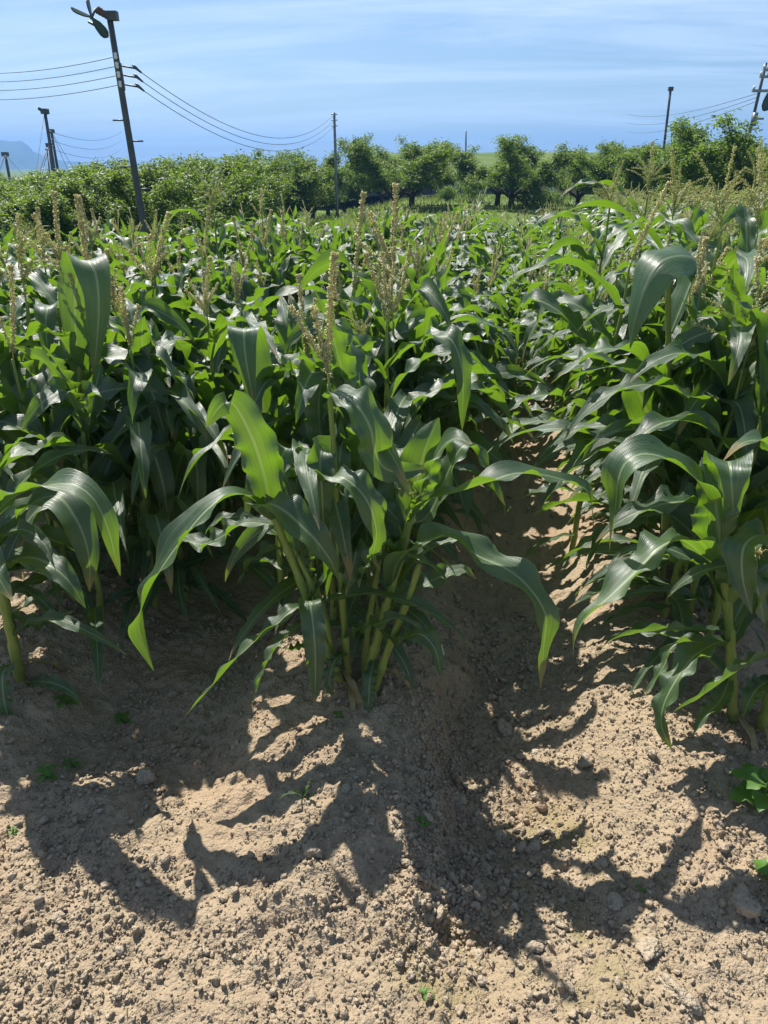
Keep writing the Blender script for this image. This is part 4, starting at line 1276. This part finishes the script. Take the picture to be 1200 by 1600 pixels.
front_leaf(pc, oc, [(585, 1030, Y - .03), (578, 1062, Y - .09), (576, 1095, Y - .12), (572, 1122, Y - .14)], .020, (0, 20), 38, .15)
front_leaf(pc, oc, [(640, 830, Y), (610, 800, Y + .02), (580, 770, Y + .06), (560, 775, Y + .1), (545, 800, Y + .12)], .040, (0, 0, 20), 39, .16)
front_leaf(pc, oc, [(625, 870, Y - .01), (600, 850, Y - .08), (575, 880, Y - .1), (560, 920, Y - .1)], .030, (0, 20), 40, .18)
tm = obj('tassel', TAS_ME[5], pc, at_y(651, 790, Y) - oc, (0, .1, 0), .42)
# a thinner fourth stalk behind, filling the clump
pd, od = front_plant((500, 1060, Y + .12), [(488, 930, Y + .14), (486, 800, Y + .15), (480, 700, Y + .16)], 'thin corn plant tucked behind the middle clump', (.012, .007))
for q, (pts, w_) in enumerate(([[(488, 900, Y + .14), (540, 840, Y + .2), (590, 810, Y + .22), (620, 850, Y + .2)], .036],
                               [[(488, 900, Y + .14), (450, 860, Y + .2), (400, 870, Y + .2), (370, 915, Y + .16)], .036])):
    front_leaf(pd, od, pts, w_, (0, 15), 50 + q, .18)
for par, og_, pts, r_ in ((pb, ob, [(528, 1062, Y), (505, 960, Y - .02), (470, 880, Y - .02), (446, 840, Y)], .010), (pb, ob, [(524, 1060, Y + .04), (512, 980, Y + .05), (490, 900, Y + .06)], .011),
                         (pc, oc, [(580, 1080, Y - .04), (612, 1000, Y - .05), (640, 930, Y - .05), (655, 880, Y - .03)], .012), (pc, oc, [(566, 1068, Y + .03), (575, 980, Y + .05), (590, 890, Y + .06), (600, 840, Y + .07)], .010)):
    P = np.array([at_y(*q) for q in pts]) - og_; P[0, 2] = -.03
    P = catmull(P, 12); obj('tiller', gen_stalk(P, r_ * 1.15, r_ * .7, list(np.linspace(.1, P[-1][2] * .95, 4))).me('tiller', M_STALK), par)
# the broad bent leaf standing behind the left-leaning stalk
pk, ok_ = front_plant((440, 960, Y + .42), [(436, 840, Y + .45), (428, 720, Y + .47), (424, 660, Y + .48)], 'corn plant behind the middle clump with one broad leaf folded over at its top', (.013, .009))
front_leaf(pk, ok_, [(424, 700, Y + .48), (408, 620, Y + .50), (392, 550, Y + .52), (384, 519, Y + .50), (381, 517, Y + .44), (384, 560, Y + .40), (398, 640, Y + .38)], .052, (0, 0, 0), 55, .05, 4, curl0=.9, face=True)
front_leaf(pk, ok_, [(426, 700, Y + .47), (470, 640, Y + .46), (500, 625, Y + .44), (480, 700, Y + .40), (470, 760, Y + .38)], .05, (0, 10), 56, .12)
front_leaf(pk, ok_, [(430, 740, Y + .47), (370, 690, Y + .44), (320, 700, Y + .40), (290, 770, Y + .36)], .05, (0, 10), 57, .12)
front_leaf(pk, ok_, [(424, 670, Y + .48), (440, 600, Y + .5), (462, 560, Y + .52), (480, 590, Y + .46)], .046, (0, 0), 58, .1)
front_leaf(pk, ok_, [(436, 800, Y + .46), (480, 780, Y + .42), (520, 800, Y + .4), (540, 850, Y + .38)], .04, (0, 20), 59, .14)
# right clump
Y = 1.86
pe, oe = front_plant((1146, 1128, Y), [(1141, 1000, Y), (1131, 900, Y), (1126, 830, Y), (1122, 790, Y)], 'corn plant at the front of the right row with a tightly rolled leaf funnel', (.015, .012))
front_leaf(pe, oe, [(1120, 830, Y), (1105, 775, Y - .02), (1080, 742, Y - .03), (1045, 718, Y - .06), (1005, 709, Y - .09), (978, 722, Y - .11), (966, 750, Y - .12), (962, 790, Y - .12), (952, 862, Y - .13)], .050, (0, -15, -10, 40), 61, .06, 4, curl0=.9)
front_leaf(pe, oe, [(1128, 830, Y + .01), (1138, 775, Y + .03), (1138, 735, Y + .04), (1138, 721, Y - .02), (1142, 745, Y - .08), (1146, 800, Y - .1)], .056, (0, 0), 62, .06, 4, curl0=.9, face=True)
front_leaf(pe, oe, [(1122, 840, Y), (1112, 780, Y), (1102, 742, Y + .02), (1097, 714, Y + .05)], .030, (0, 0), 63, .06, curl0=1.3, face=True)
front_leaf(pe, oe, [(1124, 850, Y - .02), (1120, 800, Y - .05), (1118, 780, Y - .07)], .055, (0, 0), 64, .06, 3, curl0=1.5, wprof=([0, .3, .7, 1], [.5, 1, .9, .2]), face=True)
front_leaf(pe, oe, [(1126, 890, Y), (1102, 872, Y - .05), (1066, 845, Y - .12), (1032, 855, Y - .18), (992, 895, Y - .23), (950, 935, Y - .28), (915, 965, Y - .31), (899, 995, Y - .32), (896, 1030, Y - .33)], .048, (0, 20, 20, 40), 65, .11, 4, curl0=.9)
front_leaf(pe, oe, [(1128, 885, Y), (1100, 882, Y + .03), (1060, 875, Y + .04), (1020, 868, Y + .02), (985, 872, Y)], .028, (0, 10), 66, .15)
front_leaf(pe, oe, [(1136, 1000, Y), (1112, 1008, Y - .06), (1080, 1030, Y - .13), (1052, 1070, Y - .19), (1036, 1105, Y - .22), (1034, 1135, Y - .24), (1050, 1172, Y - .26)], .034, (0, 25, 30), 67, .14)
front_leaf(pe, oe, [(1134, 985, Y), (1090, 985, Y - .04), (1035, 985, Y - .07), (985, 990, Y - .09), (950, 1002, Y - .1)], .024, (0, 60, 55), 68, .1)
front_leaf(pe, oe, [(1140, 1060, Y), (1125, 1095, Y - .08), (1100, 1120, Y - .13), (1083, 1148, Y - .16)], .024, (0, 30), 69, .12)
front_leaf(pe, oe, [(1136, 1005, Y + .02), (1060, 1005, Y), (1035, 1045, Y - .05), (1005, 1092, Y - .09)], .026, (0, 40, 40), 70, .12)
front_leaf(pe, oe, [(1131, 930, Y), (1150, 890, Y - .04), (1175, 900, Y - .08), (1190, 950, Y - .1), (1195, 990, Y - .1)], .040, (0, 20), 71, .14)
e_ = obj('ear', EAR_ME, pe, at_y(1133, 945, Y) - oe, (0, 0, 0), 1.0); obj('silk', SILK_ME, e_)
pf, of_ = front_plant((1190, 1140, Y - .03), [(1215, 1040, Y - .03), (1230, 950, Y - .03), (1238, 860, Y)], 'thick stalked corn plant cut by the right edge of the front', (.017, .011))
front_leaf(pf, of_, [(1215, 1030, Y - .04), (1190, 1030, Y - .12), (1150, 1050, Y - .18), (1100, 1085, Y - .24), (1052, 1112, Y - .28)], .036, (0, 60, 75), 81, .08)
front_leaf(pf, of_, [(1234, 900, Y), (1200, 840, Y - .06), (1165, 850, Y - .12), (1160, 900, Y - .15), (1175, 960, Y - .16)], .044, (0, 20), 82, .14)
front_leaf(pf, of_, [(1236, 880, Y), (1230, 780, Y), (1205, 700, Y - .04), (1165, 690, Y - .1), (1130, 720, Y - .13)], .045, (0, 10), 83, .12)
front_leaf(pf, of_, [(1206, 1060, Y - .03), (1180, 1080, Y - .1), (1160, 1120, Y - .14)], .028, (0, 30), 84, .14)
# left clump
Y = 1.68
pg, og = front_plant((38, 1086, Y), [(20, 1000, Y), (4, 930, Y), (-12, 860, Y), (-26, 780, Y)], 'thick stalked corn plant at the front left corner of the field', (.017, .012))
front_leaf(pg, og, [(-20, 830, Y), (10, 785, Y - .06), (60, 762, Y - .1), (110, 757, Y - .12), (145, 778, Y - .13), (168, 825, Y - .14), (180, 870, Y - .14), (188, 900, Y - .14)], .042, (0, -10, 10, 20), 91, .10, 4)
front_leaf(pg, og, [(-18, 850, Y), (30, 800, Y + .06), (85, 775, Y + .06), (118, 810, Y + .03), (138, 865, Y), (140, 925, Y - .02)], .048, (0, 10, 30), 92, .10, 4)
front_leaf(pg, og, [(-8, 890, Y), (35, 872, Y - .05), (70, 878, Y - .09), (105, 905, Y - .12), (134, 950, Y - .14)], .042, (0, 15, 30), 93, .12)
front_leaf(pg, og, [(10, 960, Y), (55, 975, Y + .03), (85, 965, Y + .02), (115, 955, Y)], .026, (0, 20), 94, .18)
front_leaf(pg, og, [(40, 1066, Y), (75, 1066, Y - .06), (110, 1080, Y - .09), (130, 1105, Y - .1)], .022, (0, 30), 95, .18)
front_leaf(pg, og, [(18, 1040, Y), (5, 1050, Y - .08), (6, 1090, Y - .12), (18, 1140, Y - .15)], .028, (0, 20), 96, .16)
front_leaf(pg, og, [(-22, 810, Y), (0, 735, Y), (28, 690, Y - .03), (62, 680, Y - .06)], .022, (0, 10), 97, .12)
front_leaf(pg, og, [(-24, 800, Y), (-30, 720, Y + .02), (-15, 660, Y + .03), (8, 640, Y + .02)], .022, (0, 10), 99, .12)
front_leaf(pg, og, [(-10, 900, Y), (-30, 860, Y - .1), (-10, 890, Y - .2), (20, 940, Y - .25)], .044, (0, 10), 98, .12)
Y = 2.42
ph, oh = front_plant((90, 900, Y), [(86, 800, Y), (76, 690, Y), (60, 600, Y), (48, 530, Y), (42, 470, Y)], 'tall corn plant with a long tan tassel at the left edge', (.013, .006))
obj('tassel', gen_tassel(779, 1).me('tassel', M_TAS[1]), ph, at_y(42, 478, Y) - oh, (.02, -.12, 2.0), 1.15)
for q, (pts, w_) in enumerate(([[(60, 600, Y), (40, 575, Y - .02), (0, 550, Y - .06), (-40, 590, Y - .1)], .044], [[(76, 690, Y), (110, 640, Y - .06), (160, 650, Y - .1), (200, 720, Y - .14)], .046],
                               [[(80, 740, Y), (40, 690, Y - .06), (0, 700, Y - .1), (-30, 760, Y - .12)], .044], [[(66, 630, Y), (90, 590, Y + .05), (130, 600, Y + .06), (150, 660, Y + .04)], .042])):
    front_leaf(ph, oh, pts, w_, (0, 15), 110 + q, .18)
yq = 2.35
pm, om = front_plant((150, 900, yq), [(140, 760, yq), (128, 640, yq), (124, 560, yq)], 'corn plant on the left with a broad translucent leaf folded over at its top', (.013, .009))
front_leaf(pm, om, [(124, 600, yq), (118, 530, yq + .02), (116, 460, yq + .03), (124, 415, yq + .03), (140, 409, yq - .02), (152, 440, yq - .06), (154, 500, yq - .08), (146, 590, yq - .1)], .055, (0, 0, 0), 121, .05, 4, curl0=.9, face=True)
front_leaf(pm, om, [(124, 580, yq), (95, 530, yq - .04), (60, 520, yq - .08), (20, 545, yq - .1), (-20, 600, yq - .1)], .05, (0, 10), 122, .12)
front_leaf(pm, om, [(126, 620, yq), (165, 560, yq + .03), (210, 570, yq), (240, 620, yq - .03), (262, 700, yq - .06)], .05, (0, 20), 123, .12)
front_leaf(pm, om, [(132, 680, yq), (180, 660, yq - .05), (230, 690, yq - .1), (255, 760, yq - .14), (262, 820, yq - .15)], .05, (0, 20), 124, .12)
front_leaf(pm, om, [(136, 720, yq), (100, 690, yq - .05), (60, 700, yq - .1), (20, 760, yq - .13)], .05, (0, 10), 125, .12)
yq = 2.55
pn_, on_ = front_plant((1040, 900, yq), [(1042, 760, yq), (1045, 620, yq), (1044, 500, yq), (1044, 440, yq)], 'corn plant on the right with one very large leaf folded down to the left', (.013, .008))
front_leaf(pn_, on_, [(1048, 520, yq), (1080, 440, yq + .02), (1088, 408, yq + .01), (1062, 400, yq - .04), (1030, 412, yq - .09), (1008, 450, yq - .12), (992, 500, yq - .13), (984, 545, yq - .13)], .066, (0, -25, -10, 20), 131, .05, 4, curl0=.9)
front_leaf(pn_, on_, [(1046, 640, yq), (1075, 560, yq), (1100, 520, yq - .03), (1122, 545, yq - .08), (1126, 610, yq - .1), (1112, 670, yq - .1)], .055, (0, 30, 20), 132, .1)
front_leaf(pn_, on_, [(1044, 700, yq), (1010, 640, yq - .02), (990, 590, yq - .03), (978, 556, yq - .03)], .055, (0, 0), 133, .06, 4, curl0=.9, face=True)
front_leaf(pn_, on_, [(1044, 620, yq), (1000, 560, yq - .05), (950, 545, yq - .1), (900, 570, yq - .14), (860, 600, yq - .15)], .05, (0, 10), 134, .12)
front_leaf(pn_, on_, [(1044, 740, yq), (1100, 690, yq - .05), (1150, 690, yq - .1), (1200, 740, yq - .14)], .055, (0, 10), 135, .12)
front_leaf(pn_, on_, [(1044, 760, yq), (1000, 700, yq - .06), (940, 700, yq - .12), (885, 740, yq - .18), (840, 800, yq - .2)], .05, (0, 10), 136, .12)
# smaller leaves and tillers' leaves low on the front plants
for o, hs in ((pa, (.3, .6)), (pb, (.25, .5)), (pc, (.3, .6)), (pd, (.10, .6)), (pe, (.10, .5)), (pf, (.1, .7)), (pg, (.1, .6)), (ph, (.1, .9)), (pk, (.1, .7)), (pm, (.1, .8)), (pn_, (.1, .9))):
    st = [c for c in o.children if c.name.startswith('stalk')][0]
    cs = np.empty(len(st.data.vertices) * 3, np.float32); st.data.vertices.foreach_get('co', cs); cs = cs.reshape(-1, 3)
    for q in range(3 if o in (pa, pb, pc) else 6):
        z_ = rnd.uniform(*hs); c_ = cs[np.abs(cs[:, 2] - z_) < .03].mean(0); c_[2] = z_
        kd = 'low' if z_ < .3 else 'mid'
        obj('leaf', POOL_ME[kd][rnd.randrange(len(POOL_ME[kd]))], o, c_, (0, 0, rnd.uniform(-.3, 3.4)), rnd.uniform(.9, 1.3) if kd == 'low' else rnd.uniform(.55, .8))

M_DRYLEAF = plain_mat('withered_leaf', (0.30, 0.22, 0.10), (0.42, 0.34, 0.17), 30, 0.8, 0.2, trans=(.4, .3, .12))
DRY_ME = []
for k_ in range(3):
    me_ = POOL_ME['low'][k_ * 3].copy(); me_.name = 'withered_leaf'; me_.materials[0] = M_DRYLEAF; DRY_ME.append(me_)
for o in (pa, pb, pc, pe, pf, pg, ph, pk, pm, pn_):
    for q in range(2):
        obj('withered_leaf', DRY_ME[rnd.randrange(3)], o, (0, 0, rnd.uniform(.03, .09)), (rnd.uniform(-.3, .3), rnd.uniform(.2, .7), rnd.uniform(0, 6.28)), rnd.uniform(.35, .6))

# ------------------------------------------------------------------ clods and crumbs of dry soil
def ico(sub):
    t = (1 + 5 ** .5) / 2
    V = [(-1, t, 0), (1, t, 0), (-1, -t, 0), (1, -t, 0), (0, -1, t), (0, 1, t), (0, -1, -t), (0, 1, -t), (t, 0, -1), (t, 0, 1), (-t, 0, -1), (-t, 0, 1)]
    F = [(0, 11, 5), (0, 5, 1), (0, 1, 7), (0, 7, 10), (0, 10, 11), (1, 5, 9), (5, 11, 4), (11, 10, 2), (10, 7, 6), (7, 1, 8), (3, 9, 4), (3, 4, 2), (3, 2, 6), (3, 6, 8), (3, 8, 9), (4, 9, 5), (2, 4, 11), (6, 2, 10), (8, 6, 7), (9, 8, 1)]
    V = [np.array(v) / np.linalg.norm(v) for v in V]
    for _ in range(sub):
        c = {}; G = []
        def mid_(a, b):
            k = (min(a, b), max(a, b))
            if k not in c:
                v = V[a] + V[b]; V.append(v / np.linalg.norm(v)); c[k] = len(V) - 1
            return c[k]
        for a, b, d in F:
            x, y, z = mid_(a, b), mid_(b, d), mid_(d, a); G += [(a, x, z), (b, y, x), (d, z, y), (x, y, z)]
        F = G
    return np.array(V), np.array(F)


def lumpy(V, rg, amp):
    o = np.zeros(len(V))
    for k in range(9):
        d = unit(rg.normal(0, 1, 3)); c = rg.uniform(.25, .75)
        o -= np.maximum(V @ d - c, 0) * 1.1 * amp          # flattened facets
    o += amp * .35 * pn(V[:, 0] * 2 + V[:, 2], V[:, 1] * 2 - V[:, 2] * 1.3, int(rg.integers(99))) + amp * .22 * rg.normal(0, .5, len(V))
    return V * (1 + o)[:, None]


def rand_rot(n, rg):
    q = unit(rg.normal(0, 1, (n, 4))); w_, x, y, z = q.T
    return np.stack([np.stack([1 - 2 * (y * y + z * z), 2 * (x * y - z * w_), 2 * (x * z + y * w_)], -1),
                     np.stack([2 * (x * y + z * w_), 1 - 2 * (x * x + z * z), 2 * (y * z - x * w_)], -1),
                     np.stack([2 * (x * z - y * w_), 2 * (y * z + x * w_), 1 - 2 * (x * x + y * y)], -1)], 1)


def crumbs(x, y, r, sub, rg, m):
    V0, F0 = ico(sub); vs = [lumpy(V0, rg, .55) for _ in range(14)]
    z = ground_h(x, y); n = len(x); Rm = rand_rot(n, rg)
    sq = np.stack([rg.uniform(.8, 1.25, n), rg.uniform(.8, 1.25, n), rg.uniform(.55, .95, n)], 1)
    base_ = np.stack([vs[q] for q in rg.integers(0, 14, n)])
    V = np.einsum('nij,nvj->nvi', Rm, base_ * sq[:, None] * r[:, None, None])
    V += np.stack([x, y, z + r * .25], 1)[:, None]
    F = (np.arange(n)[:, None, None] * len(V0) + F0[None]).reshape(-1, 3)
    m.add(V.reshape(-1, 3), T=F)


rg = np.random.default_rng(77)
m_ = MB()


def scatter(n, rmin, rmax, pw_, ylo=.68, yhi=2.3, far_=False):
    y = ylo + (yhi - ylo) * rg.uniform(0, 1, n) ** (1.5 if not far_ else 1); x = rg.uniform(-1.7, 1.25, n)
    cl = pn(x * 2.6, y * 2.6, 71) + .6 * pn(x * 7, y * 7, 72)
    keep = rg.uniform(-.55, .45, n) < 1.3 * cl + .10 + .22 * (x > -.1)
    x, y = x[keep], y[keep]
    r = rmin * (1 - rg.uniform(0, 1, len(x)) * (1 - (rmin / rmax) ** pw_)) ** (-1 / pw_)
    return x, y, r


x, y, r = scatter(46000, .0032, .0105, 2.3); crumbs(x, y, r, 0, rg, m_)
x, y, r = scatter(4200, .008, .017, 2.6); crumbs(x, y, r, 1, rg, m_)
n_ = 900; x = rg.normal(.10, .15, n_); y = rg.uniform(1.0, 2.6, n_); r = .007 * (1 - rg.uniform(0, .94, n_)) ** (-1 / 2.2); crumbs(x, y, r, 1, rg, m_)
n_ = 2600; x = rg.normal(-.07, .06, n_); y = rg.uniform(.95, 1.9, n_); r = .0045 * (1 - rg.uniform(0, .95, n_)) ** (-1 / 2.2); crumbs(x, y, r, 0, rg, m_)
x, y, r = scatter(1500, .010, .024, 2.6, 2.2, 5.0, True); crumbs(x * 1.5, y, r, 0, rg, m_)
tag(obj('soil_crumbs', m_.me('soil_crumbs', M_CLOD, True)), 'loose crumbs of dry tan soil covering the bare ground', 'soil', kind='stuff')

clods = [(232, 1222, .038, 'largest dark block of soil, on the left foreground hump'), (492, 1330, .030, 'pale lump alone on the sunlit ridge below the middle clump'), (272, 1088, .024, 'smooth round lump in the left furrow'),
         (745, 1392, .026, 'sharp dark-sided lump below the furrow mouth'), (915, 1192, .028, 'pale lump at the head of the furrow shadow'), (788, 1140, .036, 'sunlit lump in the middle of the dark furrow'),
         (1012, 1490, .036, 'flat slab of soil, lower right foreground'), (1058, 1552, .044, 'broad crusty slab near the bottom right'), (1165, 1412, .040, 'knobbly big lump near the right edge'),
         (940, 1352, .026, 'flat pale flake below the furrow shadow'), (962, 1412, .030, 'pale crusted lump beside the olive stain'), (1015, 1178, .026, 'lump on the lower slope of the right row'),
         (720, 1270, .032, 'crumbling lump halfway down the shaded furrow'), (700, 1325, .024, 'rounded lump at the lower end of the shaded furrow'), (565, 1412, .022, 'grey lump in the curling shadow of the middle ridge'),
         (90, 1435, .018, 'small flat lump in the left forked shadow'), (218, 1340, .014, 'smallest pale pebble-like lump between the left shadows'), (640, 1345, .026, 'lump at the foot of the shaded bank'),
         (905, 1010, .028, 'rounded lump under the right drooping leaf tip'), (1120, 1290, .020, 'lump left of the broadleaf weed'), (840, 1482, .017, 'round pale lump on the bright soil below the furrow'),
         (545, 1230, .026, 'half buried crust on the middle ridge front'), (370, 1500, .014, 'dark little lump on the bare left foreground'), (1130, 1325, .022, 'lump in the small shadow strip at the right')]
V0, F0 = ico(3)
for k, (px_, py_, r_, nm) in enumerate(clods):
    d_ = ray(px_, py_); z_ = 0.0
    for _ in range(6):
        p = _C + d_ * ((z_ - CAM_H) / d_[2]); z_ = gz(p)
    rg2 = np.random.default_rng(500 + k)
    V = lumpy(V0, rg2, .55); V = V + unit(V) * (.07 * pn(V[:, 0] * 5 + V[:, 2] * 3, V[:, 1] * 5 - V[:, 2] * 4, k))[:, None]
    fl = .45 if ('slab' in nm or 'flat' in nm or 'flake' in nm or 'crust' in nm) else .8
    V = (V * [rg2.uniform(.9, 1.3), rg2.uniform(.75, 1.0), fl]) * r_
    c, s = math.cos(k * 1.7), math.sin(k * 1.7)
    V = V @ np.array([[c, s, 0], [-s, c, 0], [0, 0, 1]])
    tag(obj('soil_clod', mesh('soil_clod', V, F0, M_CLOD), None, (p[0], p[1], z_ + r_ * fl * .45)), nm, 'soil clod', 'clods of dry soil on the bare ground')


n_ = 130; x = rg.uniform(-1.5, 1.1, n_); y = .7 + 1.6 * rg.uniform(0, 1, n_) ** 1.4; m_ = MB()
for a, b in zip(x, y):
    az = rg.uniform(0, 6.28); l = rg.uniform(.008, .035); d = np.array([math.cos(az), math.sin(az), 0]) * l
    p0 = np.array([a, b, gz((a, b)) + .006]); p2 = p0 + d; p2[2] = gz(p2) + .006
    m_.tube(np.array([p0, (p0 + p2) / 2 + [0, 0, .003], p2]), [.0006, .0012, .0005], 4, False)
tag(obj('straw_bits', m_.me('straw_bits', M_DRYGRASS)), 'bits of dry straw and root scattered on the soil', 'straw', kind='stuff')


# ------------------------------------------------------------------ weeds
def weed_leaf(L_, W_, seed, toothed=False, lift=.3, droop=.8):
    rg2 = np.random.default_rng(seed); n = 12; v = np.linspace(0, 1, n)
    e = lift - (lift + droop) * v ** 1.3
    C = np.vstack([[0, 0, 0], np.cumsum(np.stack([np.cos(e), 0 * e, np.sin(e)], 1)[:-1] * L_ / (n - 1), 0)])
    wp = ([0, .22, .27, .4, .6, .75, .9, 1], [.03, .05, .75, 1, .8, .62, .25, .02]) if toothed else ([0, .15, .2, .45, .75, 1], [.06, .08, .5, 1, .75, .03])
    V, Q, uv = ribbon(C, np.tile([0, 1.0, 0], (n, 1)), W_, 5, rg2, .4, .2, .10 if not toothed else .16, 3, .15, wp)
    return mesh('leaf', V, Q, M_WEED, uv)


WL = [weed_leaf(.03, .009, 1), weed_leaf(.038, .011, 2), weed_leaf(.095, .034, 3, True), weed_leaf(.075, .028, 4, True), weed_leaf(.06, .022, 5, True)]


def weed(px_, py_, n, ids, s, label, stem=.02, rz=0.0, name='weed', grp='weeds on the bare soil'):
    d_ = ray(px_, py_); z_ = 0.
    for _ in range(6):
        p = _C + d_ * ((z_ - CAM_H) / d_[2]); z_ = gz(p)
    o = empty(name, (p[0], p[1], z_), rz, s); tag(o, label, 'weed', grp)
    m = MB(); m.tube(np.array([[0, 0, -.01], [.002, 0, stem * .5], [0, .002, stem + .004]]), [.0022, .0018, .001], 5); obj('stem', m.me('stem', M_WEED), o)
    for k in range(n):
        f = k / max(n - 1, 1)
        obj('leaf', WL[ids[k % len(ids)]], o, (0, 0, stem * (.4 + .6 * f)), (0, -.3 * f, k * 2.4), 1.1 - .4 * f)


weed(190, 1130, 6, (0, 1), 1.15, 'small round-leaved seedling in the shade of the left furrow')
weed(72, 1218, 7, (0, 1), 1.25, 'sparse leafy weed on the sunlit left foreground', .03)
weed(112, 1196, 5, (1, 0), .9, 'tiny bright seedling right beside the sparse left weed')
weed(108, 1122, 6, (1, 0), 1.3, 'dim weed below the front left corn stalk')
weed(20, 1300, 4, (0,), .7, 'tiny two-leaved seedling at the left edge')
weed(658, 1290, 4, (0,), .9, 'pale seedling beside the shaded bank')
weed(665, 1558, 4, (0,), .7, 'tiny seedling on the bright soil near the bottom')
weed(1000, 1392, 3, (0,), .6, 'tiniest seedling on the lower right soil')
weed(528, 1122, 4, (0, 1), .7, 'seedling at the foot of the middle clump')
weed(1188, 1262, 10, (2, 3, 4), 1.25, 'bushy broadleaf weed at the right edge', .07, .9, 'broadleaf_weed')
weed(1208, 1385, 6, (3, 4), .9, 'second broadleaf weed, lower at the right edge', .05, 2.0, 'broadleaf_weed')
# a self-sown corn seedling in front of the middle clump
d_ = ray(476, 1246); z_ = 0.
for _ in range(6):
    p = _C + d_ * ((z_ - CAM_H) / d_[2]); z_ = gz(p)
o = empty('corn_seedling', (p[0], p[1], z_), 0, 1); tag(o, 'single upright grassy seedling on the ridge before the middle clump', 'seedling')
for q, (a, s_, kd, ix) in enumerate(((0.6, .17, 'whorl', 2), (3.6, .12, 'mid', 4), (2.2, .10, 'low', 3), (5.2, .10, 'low', 5))):
    obj('leaf', POOL_ME[kd][ix], o, (0, 0, -.004), (0, 0, a), s_)
print('objects', len(bpy.data.objects))
print('tris', sum(len(m.loops) - 2 * len(m.polygons) for m in bpy.data.meshes))
